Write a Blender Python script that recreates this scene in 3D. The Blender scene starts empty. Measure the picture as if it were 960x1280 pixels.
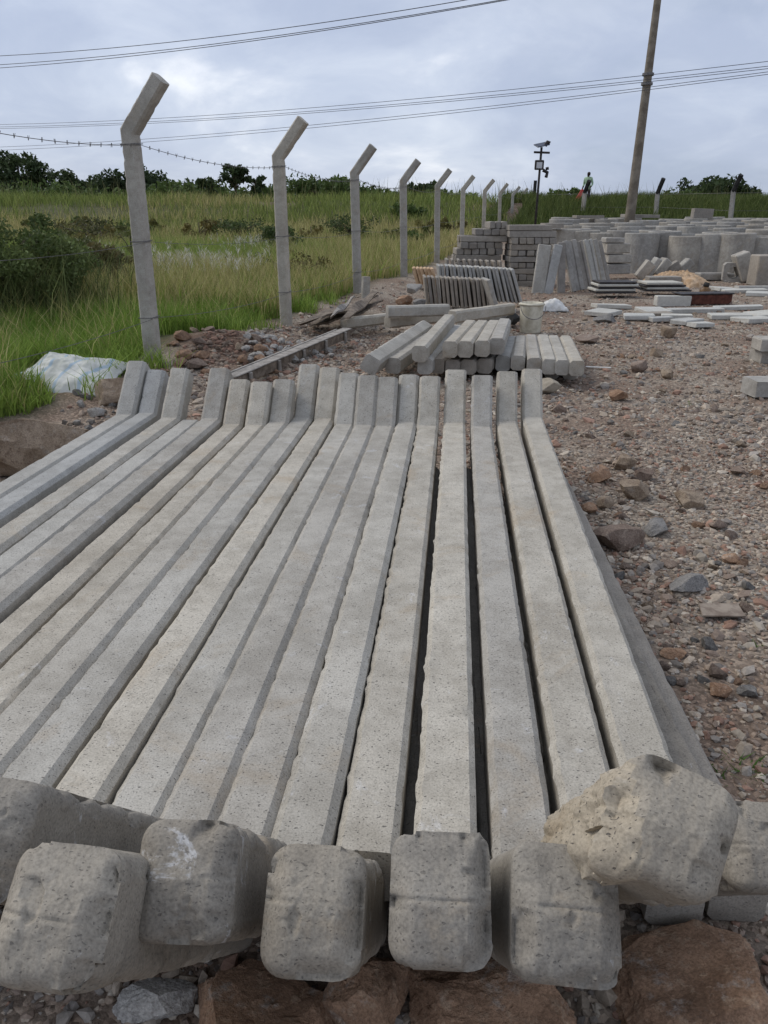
import bpy, bmesh, math, random
import numpy as np
from mathutils import Vector, Matrix

R = math.radians
SC = bpy.context.scene
COL = SC.collection
rng = np.random.default_rng(7)
random.seed(7)

# ------------------------------------------------------------------ camera, sky, sun, exposure
CAM_H = 1.40
PITCH = math.atan(372 / 960)           # the lens looks down at the stack
cam_data = bpy.data.cameras.new('camera')
cam_data.sensor_fit = 'VERTICAL'
cam_data.sensor_height = 36.0
cam_data.lens = 36.0 * 960 / 1280
cam_data.clip_start = 0.05
cam_data.clip_end = 6000
cam = bpy.data.objects.new('camera', cam_data)
cam.location = (0, 0, CAM_H)
cam.rotation_euler = (R(90) - PITCH, 0, 0)
COL.objects.link(cam)
SC.camera = cam

SUN_AZ, SUN_EL = R(-62), R(44)         # azimuth clockwise from +Y
world = bpy.data.worlds.new('World')
SC.world = world
world.use_nodes = True
wn, wl = world.node_tree.nodes, world.node_tree.links
wn.clear()
w_out = wn.new('ShaderNodeOutputWorld')
w_mix = wn.new('ShaderNodeMixShader')
w_sky = wn.new('ShaderNodeTexSky')
w_sky.sky_type = 'NISHITA'
w_sky.sun_disc = False
w_sky.sun_elevation = SUN_EL
w_sky.sun_rotation = SUN_AZ
w_bg = wn.new('ShaderNodeBackground')
w_bg.inputs['Strength'].default_value = 0.09
w_cloud = wn.new('ShaderNodeBackground')
w_cloud.inputs['Strength'].default_value = 0.93
tc = wn.new('ShaderNodeTexCoord')
sep = wn.new('ShaderNodeSeparateXYZ')
wl.new(tc.outputs['Generated'], sep.inputs[0])


def wmath(op, a, b=None, c=None):
    n = wn.new('ShaderNodeMath')
    n.operation = op
    for i, v in enumerate((a, b, c)):
        if v is None:
            continue
        if isinstance(v, (int, float)):
            n.inputs[i].default_value = v
        else:
            wl.new(v, n.inputs[i])
    return n.outputs[0]


zc = wmath('ADD', wmath('MAXIMUM', sep.outputs['Z'], 0.0), 0.34)
cx = wmath('DIVIDE', sep.outputs['X'], zc)
cy = wmath('DIVIDE', sep.outputs['Y'], zc)
comb = wn.new('ShaderNodeCombineXYZ')
wl.new(cx, comb.inputs[0]); wl.new(cy, comb.inputs[1])
comb.inputs[2].default_value = 3.7


def wnoise(scale, detail, rough, dist=0.0):
    n = wn.new('ShaderNodeTexNoise')
    n.inputs['Scale'].default_value = scale
    n.inputs['Detail'].default_value = detail
    n.inputs['Roughness'].default_value = rough
    n.inputs['Distortion'].default_value = dist
    wl.new(comb.outputs[0], n.inputs['Vector'])
    return n.outputs['Fac']


def wramp(fac, stops):
    n = wn.new('ShaderNodeValToRGB')
    n.color_ramp.interpolation = 'EASE'
    el = n.color_ramp.elements
    while len(el) < len(stops):
        el.new(0.5)
    for e, (p, c) in zip(el, stops):
        e.position = p
        e.color = (*c, 1)
    wl.new(fac, n.inputs[0])
    return n.outputs[0]


wc1 = wramp(wnoise(1.5, 7, 0.52, 0.35), [(0.30, (0.41, 0.475, 0.61)), (0.48, (0.49, 0.55, 0.69)),
                                       (0.60, (0.57, 0.63, 0.76)), (0.72, (0.86, 0.89, 0.96))])
wc2 = wramp(wnoise(3.1, 6, 0.6, 0.5), [(0.35, (0.90, 0.91, 0.94)), (0.75, (1.12, 1.10, 1.06))])
mx = wn.new('ShaderNodeMix')
mx.data_type = 'RGBA'
mx.blend_type = 'MULTIPLY'
mx.inputs['Factor'].default_value = 1.0
wl.new(wc1, mx.inputs[6]); wl.new(wc2, mx.inputs[7])
wl.new(mx.outputs[2], w_cloud.inputs['Color'])
wl.new(w_sky.outputs[0], w_bg.inputs['Color'])
w_mix.inputs[0].default_value = 0.88
wl.new(w_bg.outputs[0], w_mix.inputs[1])
wl.new(w_cloud.outputs[0], w_mix.inputs[2])
wl.new(w_mix.outputs[0], w_out.inputs[0])

sun_d = bpy.data.lights.new('sun', 'SUN')
sun_d.energy = 1.5
sun_d.angle = R(35)
sun_d.color = (1.0, 0.95, 0.88)
sun = bpy.data.objects.new('sun', sun_d)
_sd = Vector((math.sin(SUN_AZ) * math.cos(SUN_EL), math.cos(SUN_AZ) * math.cos(SUN_EL), math.sin(SUN_EL)))
sun.rotation_euler = (-_sd).to_track_quat('-Z', 'Y').to_euler()
sun.location = (-20, 10, 30)
COL.objects.link(sun)
SC.view_settings.view_transform = 'Standard'
SC.view_settings.look = 'None'
SC.view_settings.gamma = 1
SC.view_settings.exposure = 0.30
SC.cycles.max_bounces = 6
SC.cycles.diffuse_bounces = 3
SC.cycles.glossy_bounces = 2
SC.cycles.transmission_bounces = 3


# ------------------------------------------------------------------ helpers: survey, noise, meshes
_c, _s = math.cos(PITCH), math.sin(PITCH)


def ray(u, v):
    x, y = (u - 480) / 960, (640 - v) / 960
    return np.array([x, _c + y * _s, -_s + y * _c])


def P(u, v, z=0.0):
    """Point of the place at height z on that line of sight."""
    d = ray(u, v)
    t = (z - CAM_H) / d[2]
    return np.array([0, 0, CAM_H]) + d * t


def PY(u, v, y):
    """Point at forward distance y on that line of sight."""
    d = ray(u, v)
    return np.array([0, 0, CAM_H]) + d * (y / d[1])


def PT(u, v, t):
    return np.array([0, 0, CAM_H]) + ray(u, v) * t


def _hash(ix, iy, iz, seed):
    n = (ix * 374761393 + iy * 668265263 + iz * 2147483647 + seed * 974634777) & 0xFFFFFFFF
    n = ((n ^ (n >> 13)) * 1274126177) & 0xFFFFFFFF
    n = ((n ^ (n >> 16)) * 2246822519) & 0xFFFFFFFF
    return ((n ^ (n >> 15)) & 0xFFFFFF) / float(0xFFFFFF)


def vnoise(p, seed=0):
    p = np.asarray(p, dtype=np.float64)
    f = np.floor(p)
    i = f.astype(np.int64)
    w = p - f
    w = w * w * (3 - 2 * w)
    out = 0
    for dx in (0, 1):
        for dy in (0, 1):
            for dz in (0, 1):
                h = _hash(i[:, 0] + dx, i[:, 1] + dy, i[:, 2] + dz, seed)
                out = out + h * (w[:, 0] if dx else 1 - w[:, 0]) * (w[:, 1] if dy else 1 - w[:, 1]) * (w[:, 2] if dz else 1 - w[:, 2])
    return out


def fbm(p, octaves=4, seed=0, gain=0.5):
    p = np.asarray(p, dtype=np.float64)
    a, s, t = 1.0, 0.0, 0.0
    for o in range(octaves):
        s = s + a * vnoise(p * (2.03 ** o) + 17.3 * o, seed + o)
        t += a
        a *= gain
    return s / t


def fbm2(x, y, octaves=4, seed=0, gain=0.5):
    return fbm(np.stack([x, y, np.zeros_like(x) + 0.37], 1), octaves, seed, gain)


def sstep(a, b, x):
    t = np.clip((x - a) / (b - a), 0, 1)
    return t * t * (3 - 2 * t)


def mesh_np(name, verts, faces_flat, face_sizes, mat=None, smooth=True, col=None):
    """Fast mesh from numpy arrays."""
    me = bpy.data.meshes.new(name)
    verts = np.asarray(verts, dtype=np.float32)
    faces_flat = np.asarray(faces_flat, dtype=np.int32)
    face_sizes = np.asarray(face_sizes, dtype=np.int32)
    me.vertices.add(len(verts))
    me.vertices.foreach_set('co', verts.ravel())
    me.loops.add(len(faces_flat))
    me.loops.foreach_set('vertex_index', faces_flat)
    me.polygons.add(len(face_sizes))
    starts = np.concatenate([[0], np.cumsum(face_sizes)[:-1]]).astype(np.int32)
    me.polygons.foreach_set('loop_start', starts)
    me.polygons.foreach_set('loop_total', face_sizes)
    me.polygons.foreach_set('use_smooth', np.full(len(face_sizes), bool(smooth)))
    if col is not None:
        at = me.color_attributes.new('Col', 'FLOAT_COLOR', 'POINT')
        c4 = np.ones((len(verts), 4), dtype=np.float32)
        c4[:, :3] = col
        at.data.foreach_set('color', c4.ravel())
    me.update(calc_edges=True)
    if mat is not None:
        me.materials.append(mat)
    return me


def mesh_py(name, verts, faces, mat=None, smooth=True, col=None):
    flat = [i for f in faces for i in f]
    return mesh_np(name, np.array(verts, dtype=float), flat, [len(f) for f in faces], mat, smooth, col)


def link(name, me, parent=None, loc=None, rot=None):
    o = bpy.data.objects.new(name, me)
    COL.objects.link(o)
    if parent is not None:
        o.parent = parent
    if loc is not None:
        o.location = [float(a) for a in loc]
    if rot is not None:
        o.rotation_euler = rot
    return o


def tag(o, label=None, cat=None, group=None, kind=None):
    if label:
        o['label'] = label
    if cat:
        o['category'] = cat
    if group:
        o['group'] = group
    if kind or cat:
        o['kind'] = kind or 'thing'
    return o


def empty(name, loc=(0, 0, 0), rot=(0, 0, 0)):
    o = bpy.data.objects.new(name, None)
    o.empty_display_size = 0.1
    COL.objects.link(o)
    o.location = [float(a) for a in loc]
    o.rotation_euler = rot
    return o


class MB:
    """Collects primitive shapes into one mesh."""

    def __init__(self):
        self.v, self.f = [], []

    def add(self, verts, faces):
        n = len(self.v)
        self.v += [tuple(map(float, a)) for a in verts]
        self.f += [tuple(i + n for i in f) for f in faces]
        return self

    def box(self, lo, hi, bev=0.0):
        v, f = cbox_data((hi[0] - lo[0], hi[1] - lo[1], hi[2] - lo[2]), bev)
        c = [(lo[i] + hi[i]) / 2 for i in range(3)]
        return self.add([(a[0] + c[0], a[1] + c[1], a[2] + c[2]) for a in v], f)

    def tube(self, pts, r, n=8, cap=True):
        v, f = tube_data(pts, r, n, cap)
        return self.add(v, f)

    def mesh(self, name, mat=None, smooth=False):
        return mesh_py(name, self.v, self.f, mat, smooth)

    def build(self, name, mat=None, parent=None, smooth=False, loc=None, rot=None):
        return link(name, self.mesh(name, mat, smooth), parent, loc, rot)


def cbox_data(size, bev):
    hx, hy, hz = size[0] / 2, size[1] / 2, size[2] / 2
    b = min(bev, hx * .9, hy * .9, hz * .9)
    if b <= 0:
        v = [(sx * hx, sy * hy, sz * hz) for sx in (-1, 1) for sy in (-1, 1) for sz in (-1, 1)]
        f = [(0, 1, 3, 2), (4, 6, 7, 5), (0, 4, 5, 1), (2, 3, 7, 6), (0, 2, 6, 4), (1, 5, 7, 3)]
        return v, f
    v, idx = [], {}
    for sx in (-1, 1):
        for sy in (-1, 1):
            for sz in (-1, 1):
                for ax in range(3):
                    q = [sx * (hx - b), sy * (hy - b), sz * (hz - b)]
                    q[ax] += (sx, sy, sz)[ax] * b
                    idx[(sx, sy, sz, ax)] = len(v)
                    v.append(tuple(q))
    f = []
    for ax in range(3):
        o1, o2 = [(1, 2), (2, 0), (0, 1)][ax]
        for s in (-1, 1):
            ring = []
            for a, c in ((-1, -1), (1, -1), (1, 1), (-1, 1)):
                k = [0, 0, 0]
                k[ax] = s; k[o1] = a; k[o2] = c
                ring.append(idx[(*k, ax)])
            f.append(tuple(ring if s > 0 else ring[::-1]))
        for a in (-1, 1):
            for c in (-1, 1):
                k0, k1 = [0, 0, 0], [0, 0, 0]
                k0[ax], k1[ax] = -1, 1
                k0[o1] = k1[o1] = a
                k0[o2] = k1[o2] = c
                q = (idx[(*k0, o1)], idx[(*k1, o1)], idx[(*k1, o2)], idx[(*k0, o2)])
                f.append(q if a * c > 0 else q[::-1])
    for sx in (-1, 1):
        for sy in (-1, 1):
            for sz in (-1, 1):
                t = (idx[(sx, sy, sz, 0)], idx[(sx, sy, sz, 1)], idx[(sx, sy, sz, 2)])
                f.append(t if sx * sy * sz > 0 else t[::-1])
    return v, f


def tube_data(pts, r, n=8, cap=True):
    pts = [Vector(p) for p in pts]
    rs = r if isinstance(r, (list, tuple)) else [r] * len(pts)
    v, f = [], []
    prev = None
    for i, p in enumerate(pts):
        a = pts[max(0, i - 1)]
        b = pts[min(len(pts) - 1, i + 1)]
        t = (b - a).normalized()
        if prev is None:
            prev = t.cross(Vector((0, 0, 1)))
            if prev.length < 1e-3:
                prev = t.cross(Vector((1, 0, 0)))
        nx = (prev - t * prev.dot(t)).normalized()
        prev = nx
        ny = t.cross(nx)
        for k in range(n):
            ang = 2 * math.pi * k / n
            v.append(p + nx * math.cos(ang) * rs[i] + ny * math.sin(ang) * rs[i])
    for i in range(len(pts) - 1):
        for k in range(n):
            a, b = i * n + k, i * n + (k + 1) % n
            f.append((a, b, b + n, a + n))
    if cap:
        f.append(tuple(range(n))[::-1])
        f.append(tuple((len(pts) - 1) * n + k for k in range(n)))
    return [tuple(q) for q in v], f


_ico = {}


def ico(sub):
    if sub not in _ico:
        bm = bmesh.new()
        bmesh.ops.create_icosphere(bm, subdivisions=sub, radius=1.0)
        v = np.array([q.co[:] for q in bm.verts])
        f = np.array([[q.index for q in t.verts] for t in bm.faces])
        bm.free()
        _ico[sub] = (v, f)
    return _ico[sub]


def rock_mesh(name, seed, size, mat, sub=3, rough=0.16, cuts=7):
    v, f = ico(sub)
    r = np.random.default_rng(seed)
    v = v.copy()
    v = v * (1 + (fbm(v * 1.7 + seed * 3.1, 4, seed) - 0.5) * 2.4 * rough)[:, None]
    for _ in range(cuts + 5):                   # broken faces
        n = r.normal(size=3)
        n /= np.linalg.norm(n)
        d = r.uniform(0.40, 0.78)
        k = v @ n
        over = np.clip(k - d, 0, None)
        v -= np.outer(over * 0.985, n)
    nrm = v / np.linalg.norm(v, axis=1)[:, None]
    v = v + nrm * ((fbm(v * 3.3 + seed, 4, seed + 4) - 0.5) * rough * 0.55)[:, None]
    if sub >= 3:
        v = v + nrm * ((fbm(v * 11 + seed, 4, seed + 5, .65) - 0.5) * rough * 0.5)[:, None]
    ext = v.max(0) - v.min(0)
    v = (v - (v.max(0) + v.min(0)) / 2) / ext * np.array(size)
    me = mesh_np(name, v, f.ravel(), np.full(len(f), 3), mat, smooth=(sub >= 3))
    if sub >= 3:
        me.set_sharp_from_angle(angle=R(24 if sub < 5 else 14))
    return me


# ------------------------------------------------------------------ materials
class NT:
    def __init__(self, name):
        self.m = bpy.data.materials.new(name)
        self.m.use_nodes = True
        self.n, self.l = self.m.node_tree.nodes, self.m.node_tree.links
        self.n.clear()
        self.out = self.n.new('ShaderNodeOutputMaterial')
        self.b = self.n.new('ShaderNodeBsdfPrincipled')
        self.l.new(self.b.outputs[0], self.out.inputs[0])
        self.b.inputs['Specular IOR Level'].default_value = 0.25

    def node(self, t, **kw):
        n = self.n.new(t)
        for k, v in kw.items():
            setattr(n, k, v)
        return n

    def put(self, sock, v):
        if isinstance(v, bpy.types.NodeSocket):
            self.l.new(v, sock)
        elif isinstance(v, tuple) and len(v) == 3 and sock.type == 'RGBA':
            sock.default_value = (*v, 1)
        else:
            sock.default_value = v

    def math(self, op, a, b=0.0, clamp=False):
        n = self.node('ShaderNodeMath', operation=op, use_clamp=clamp)
        self.put(n.inputs[0], a)
        self.put(n.inputs[1], b)
        return n.outputs[0]

    def coord(self, rnd=True):
        t = self.node('ShaderNodeTexCoord').outputs['Object']
        if not rnd:
            return t
        oi = self.node('ShaderNodeObjectInfo').outputs['Random']
        k = self.math('MULTIPLY', oi, 61.7)
        n = self.node('ShaderNodeVectorMath', operation='ADD')
        self.l.new(t, n.inputs[0])
        self.l.new(k, n.inputs[1])
        return n.outputs[0]

    def noise(self, vec, scale, detail=4, rough=0.55, dist=0.0):
        n = self.node('ShaderNodeTexNoise')
        self.put(n.inputs['Vector'], vec)
        n.inputs['Scale'].default_value = scale
        n.inputs['Detail'].default_value = detail
        n.inputs['Roughness'].default_value = rough
        n.inputs['Distortion'].default_value = dist
        return n.outputs['Fac']

    def vor(self, vec, scale, feature='F1'):
        n = self.node('ShaderNodeTexVoronoi', feature=feature)
        self.put(n.inputs['Vector'], vec)
        n.inputs['Scale'].default_value = scale
        return n

    def ramp(self, fac, stops, interp='LINEAR'):
        n = self.node('ShaderNodeValToRGB')
        n.color_ramp.interpolation = interp
        el = n.color_ramp.elements
        while len(el) < len(stops):
            el.new(0.5)
        for e, (p, c) in zip(el, stops):
            e.position = p
            e.color = (*(c if isinstance(c, tuple) else (c, c, c)), 1)
        self.put(n.inputs[0], fac)
        return n.outputs[0]

    def mix(self, fac, a, b, mode='MIX'):
        n = self.node('ShaderNodeMix', data_type='RGBA', blend_type=mode)
        self.put(n.inputs['Factor'], fac)
        self.put(n.inputs[6], a)
        self.put(n.inputs[7], b)
        return n.outputs[2]

    def mapr(self, v, a, b, c=0.0, d=1.0):
        n = self.node('ShaderNodeMapRange', interpolation_type='SMOOTHSTEP')
        self.put(n.inputs[0], v)
        for i, q in enumerate((a, b, c, d)):
            n.inputs[i + 1].default_value = q
        return n.outputs[0]

    def finish(self, color, rough=0.9, height=None, strength=0.5, distance=0.01):
        self.put(self.b.inputs['Base Color'], color)
        self.put(self.b.inputs['Roughness'], rough)
        if height is not None:
            bp = self.node('ShaderNodeBump')
            bp.inputs['Strength'].default_value = strength
            bp.inputs['Distance'].default_value = distance
            self.l.new(height, bp.inputs['Height'])
            self.l.new(bp.outputs[0], self.b.inputs['Normal'])
        return self.m


def concrete(name, dark=(0.275, 0.252, 0.212), light=(0.475, 0.448, 0.392), tan=0.5, white=0.5, pores=1.0):
    t = NT(name)
    v = t.coord()
    n1 = t.noise(v, 2.6, 5, 0.6)
    n2 = t.noise(v, 17, 5, 0.6)
    n3 = t.noise(v, 240, 3, 0.6)
    k = t.math('ADD', t.math('MULTIPLY', n1, 0.55), t.math('MULTIPLY', n2, 0.45))
    mid = tuple((a_ + b_) / 2 for a_, b_ in zip(dark, light))
    lo = tuple(a_ * 0.35 + b_ * 0.65 for a_, b_ in zip(dark, mid))
    c = t.mix(t.mapr(k, 0.35, 0.65), lo, light)
    c = t.mix(t.math('MULTIPLY', t.mapr(t.noise(v, 3.1, 7, 0.7, 0.6), 0.55, 0.70), 0.55 * tan), c, (0.37, 0.295, 0.205))
    c = t.mix(t.math('MULTIPLY', t.mapr(t.noise(v, 7.0, 7, 0.75, 1.2), 0.60, 0.68), 0.6 * white), c, (0.60, 0.605, 0.61))
    c = t.mix(t.math('MULTIPLY', t.mapr(t.noise(v, 11.0, 7, 0.75, 0.6), 0.60, 0.70), 0.45), c, dark)
    oi = t.node('ShaderNodeObjectInfo').outputs['Random']
    c = t.mix(1.0, c, t.ramp(oi, [(0, (0.84, 0.84, 0.85)), (0.25, (1.0, 0.975, 0.93)), (0.5, (0.93, 0.935, 0.94)), (0.75, (1.06, 1.04, 1.0)), (1, (0.98, 0.94, 0.88))]), 'MULTIPLY')
    c = t.mix(1.0, c, t.ramp(n3, [(0.3, 0.74), (0.5, 1.0), (0.7, 1.18)]), 'MULTIPLY')
    mp = t.node('ShaderNodeMapping')
    t.put(mp.inputs['Vector'], v)
    mp.inputs['Scale'].default_value = (0.62, 1.25, 1.0)
    v = mp.outputs[0]
    # air holes of two sizes, each cell keeps or drops its hole
    dv = t.node('ShaderNodeVectorMath', operation='ADD')
    t.put(dv.inputs[0], v)
    nn = t.node('ShaderNodeTexNoise')
    t.put(nn.inputs['Vector'], v)
    nn.inputs['Scale'].default_value = 120
    sc = t.node('ShaderNodeVectorMath', operation='SCALE')
    t.l.new(nn.outputs['Color'], sc.inputs[0])
    sc.inputs['Scale'].default_value = 0.009
    t.l.new(sc.outputs[0], dv.inputs[1])
    hole = None
    for scale, rad, keep in ((105, 0.20, 0.46), (44, 0.075, 0.72), (230, 0.30, 0.45)):
        vo = t.vor(dv.outputs[0], scale)
        sp = t.node('ShaderNodeSeparateColor')
        t.l.new(vo.outputs['Color'], sp.inputs[0])
        r_ = t.math('MULTIPLY', sp.outputs[1], rad)
        h = t.math('MULTIPLY', t.mapr(t.math('SUBTRACT', vo.outputs['Distance'], r_), -0.03, 0.04, 1, 0),
                   t.math('GREATER_THAN', sp.outputs[0], keep))
        h = t.math('MULTIPLY', h, pores)
        hole = h if hole is None else t.math('MAXIMUM', hole, h)
    c = t.mix(t.math('MULTIPLY', hole, 0.80), c, (0.080, 0.074, 0.068))
    hgt = t.math('SUBTRACT', t.math('ADD', t.math('MULTIPLY', n3, 0.16), t.math('MULTIPLY', n2, 0.30)), t.math('MULTIPLY', hole, 0.55))
    return t.finish(c, 0.93, hgt, 0.7, 0.006)


M = {}
M['concrete'] = concrete('post_concrete', tan=0.8, white=0.65)
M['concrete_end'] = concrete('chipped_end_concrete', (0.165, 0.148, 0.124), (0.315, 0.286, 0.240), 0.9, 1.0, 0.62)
M['concrete_cold'] = concrete('old_post_concrete', (0.28, 0.272, 0.25), (0.45, 0.442, 0.412), 0.3, 0.3)
M['concrete_rough'] = concrete('broken_concrete', (0.225, 0.195, 0.15), (0.385, 0.34, 0.27), 0.8, 0.2)
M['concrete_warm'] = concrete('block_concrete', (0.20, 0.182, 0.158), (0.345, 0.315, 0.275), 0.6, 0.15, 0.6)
M['concrete_pale'] = concrete('paver_concrete', (0.37, 0.365, 0.335), (0.55, 0.545, 0.505), 0.15, 0.5, 0.4)
M['concrete_ring'] = concrete('ring_concrete', (0.20, 0.185, 0.165), (0.42, 0.40, 0.36), 0.7, 0.5, 0.5)


def simple(name, a, b, scale=6, rough=0.85, metal=0.0, bump=0.3, dist=0.005):
    t = NT(name)
    v = t.coord()
    n = t.noise(v, scale, 6, 0.65, 0.2)
    c = t.mix(t.mapr(n, 0.35, 0.65), a, b)
    t.b.inputs['Metallic'].default_value = metal
    return t.finish(c, rough, n, bump, dist)


def rockmat(name, a, b, c3, dust=0.35):
    t = NT(name)
    v = t.coord()
    n1 = t.noise(v, 5.5, 7, 0.68, 0.5)
    n2 = t.noise(v, 38, 6, 0.7)
    c = t.mix(t.mapr(n1, 0.36, 0.62), a, b)
    c = t.mix(t.math('MULTIPLY', t.mapr(n2, 0.52, 0.66), 0.7), c, c3)
    c = t.mix(t.math('MULTIPLY', t.mapr(t.noise(v, 14, 6, 0.75), 0.55, 0.68), dust), c, (0.42, 0.38, 0.33))
    n4 = t.noise(v, 170, 4, 0.7)
    c = t.mix(1.0, c, t.ramp(n4, [(0.3, 0.62), (0.5, 1.0), (0.72, 1.4)]), 'MULTIPLY')
    h = t.math('ADD', t.math('ADD', t.math('MULTIPLY', n1, 0.4), t.math('MULTIPLY', n2, 0.45)), t.math('MULTIPLY', n4, 0.2))
    return t.finish(c, 0.95, h, 1.0, 0.02)


M['rock_red'] = rockmat('red_laterite', (0.20, 0.120, 0.074), (0.36, 0.225, 0.142), (0.44, 0.315, 0.215), 0.6)
M['rock_tan'] = rockmat('tan_stone', (0.21, 0.155, 0.105), (0.35, 0.275, 0.20), (0.16, 0.11, 0.08))
M['rock_brown'] = rockmat('brown_stone', (0.15, 0.105, 0.08), (0.27, 0.205, 0.16), (0.34, 0.27, 0.21))
M['rock_grey'] = rockmat('grey_stone', (0.15, 0.142, 0.13), (0.255, 0.24, 0.22), (0.11, 0.105, 0.10), 0.3)
M['rubble'] = rockmat('pale_rubble', (0.28, 0.262, 0.235), (0.46, 0.435, 0.395), (0.21, 0.195, 0.175), 0.5)
M['wood'] = simple('weathered_wood', (0.10, 0.078, 0.058), (0.235, 0.19, 0.145), 14)
M['wood_grey'] = simple('grey_timber', (0.20, 0.18, 0.155), (0.36, 0.33, 0.29), 11)
M['wire'] = simple('galvanised_wire', (0.12, 0.11, 0.105), (0.22, 0.21, 0.20), 30, 0.55, 0.6, 0.1)
M['cable'] = simple('cable_sheath', (0.035, 0.037, 0.045), (0.06, 0.062, 0.07), 3, 0.6)
M['rust'] = simple('rusty_steel', (0.075, 0.028, 0.020), (0.16, 0.062, 0.042), 12, 0.8, 0.2)
M['darksteel'] = simple('dark_steel', (0.030, 0.028, 0.028), (0.065, 0.055, 0.05), 9, 0.6, 0.3)
M['pole'] = simple('utility_pole_wood', (0.15, 0.125, 0.095), (0.25, 0.215, 0.17), 3, 0.9)
M['black_and_shade'] = simple('black_and_arm_shade', (0.018, 0.018, 0.018), (0.04, 0.038, 0.035), 9, 0.8)  # plain black, and underside shade painted on the back fence arms
M['bucket'] = simple('stained_plastic', (0.42, 0.38, 0.28), (0.66, 0.62, 0.50), 9, 0.5)
M['brownglass'] = simple('brown_plastic', (0.10, 0.055, 0.025), (0.20, 0.12, 0.055), 8, 0.4)
M['tansack'] = simple('tan_sacking', (0.40, 0.26, 0.145), (0.58, 0.42, 0.27), 9, 0.85)
M['paper'] = simple('white_paper', (0.52, 0.51, 0.47), (0.70, 0.69, 0.66), 12, 0.8)
M['board'] = simple('dirty_board', (0.17, 0.13, 0.10), (0.32, 0.265, 0.21), 16, 0.8)
M['skin'] = simple('dark_skin', (0.030, 0.018, 0.013), (0.045, 0.028, 0.02), 12, 0.6)
M['shirt'] = simple('pale_green_cloth', (0.30, 0.42, 0.27), (0.42, 0.55, 0.38), 14, 0.9)
M['trousers'] = simple('dark_cloth', (0.035, 0.03, 0.03), (0.065, 0.055, 0.05), 14, 0.9)
M['redcloth'] = simple('red_cloth', (0.45, 0.06, 0.05), (0.62, 0.13, 0.11), 14, 0.9)
M['panelglass'] = simple('solar_cells', (0.03, 0.035, 0.05), (0.05, 0.06, 0.09), 20, 0.25)
M['lampglass'] = simple('lamp_lens', (0.55, 0.57, 0.6), (0.68, 0.70, 0.72), 10, 0.3)
M['bark'] = simple('bark', (0.055, 0.042, 0.03), (0.12, 0.095, 0.07), 9, 0.95)


def sackmat():
    t = NT('woven_white_sack')
    v = t.coord(False)
    n = t.noise(v, 7, 6, 0.6)
    c = t.mix(t.mapr(n, 0.35, 0.7), (0.40, 0.41, 0.36), (0.60, 0.60, 0.56))
    w = t.node('ShaderNodeTexWave', wave_type='BANDS', bands_direction='X')
    t.put(w.inputs['Vector'], v)
    w.inputs['Scale'].default_value = 1.7
    w.inputs['Distortion'].default_value = 5.0
    w.inputs['Detail'].default_value = 3
    c = t.mix(t.math('MULTIPLY', t.mapr(w.outputs['Fac'], 0.90, 0.97), 0.55), c, (0.20, 0.34, 0.48))
    g = t.noise(v, 210, 2)
    return t.finish(c, 0.7, t.math('ADD', n, t.math('MULTIPLY', g, 0.2)), 0.4, 0.01)


M['sack'] = sackmat()


def attrmat(name, rough=0.8, trans=0.0, jitter=0.35):
    t = NT(name)
    a = t.node('ShaderNodeAttribute')
    a.attribute_name = 'Col'
    g = t.node('ShaderNodeNewGeometry')
    k = t.ramp(g.outputs['Random Per Island'], [(0, 1 - jitter), (1, 1 + jitter)])
    c = t.mix(1.0, a.outputs['Color'], k, 'MULTIPLY')
    m = t.finish(c, rough)
    if trans:
        tr = t.node('ShaderNodeBsdfTranslucent')
        t.l.new(c, tr.inputs[0])
        mxs = t.node('ShaderNodeMixShader')
        mxs.inputs[0].default_value = trans
        t.l.new(t.b.outputs[0], mxs.inputs[1])
        t.l.new(tr.outputs[0], mxs.inputs[2])
        t.l.new(mxs.outputs[0], t.out.inputs[0])
    return m


M['blade'] = attrmat('grass_blade', 0.75, 0.3)
M['leaf'] = attrmat('leaf', 0.7, 0.25)


def pebblemat():
    t = NT('pebble')
    a = t.node('ShaderNodeAttribute')
    a.attribute_name = 'Col'
    v = t.coord(False)
    n = t.noise(v, 90, 4, 0.7)
    c = t.mix(1.0, a.outputs['Color'], t.ramp(n, [(0.25, 0.72), (0.75, 1.3)]), 'MULTIPLY')
    return t.finish(c, 0.95, n, 0.5, 0.004)


M['pebble'] = pebblemat()


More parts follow.
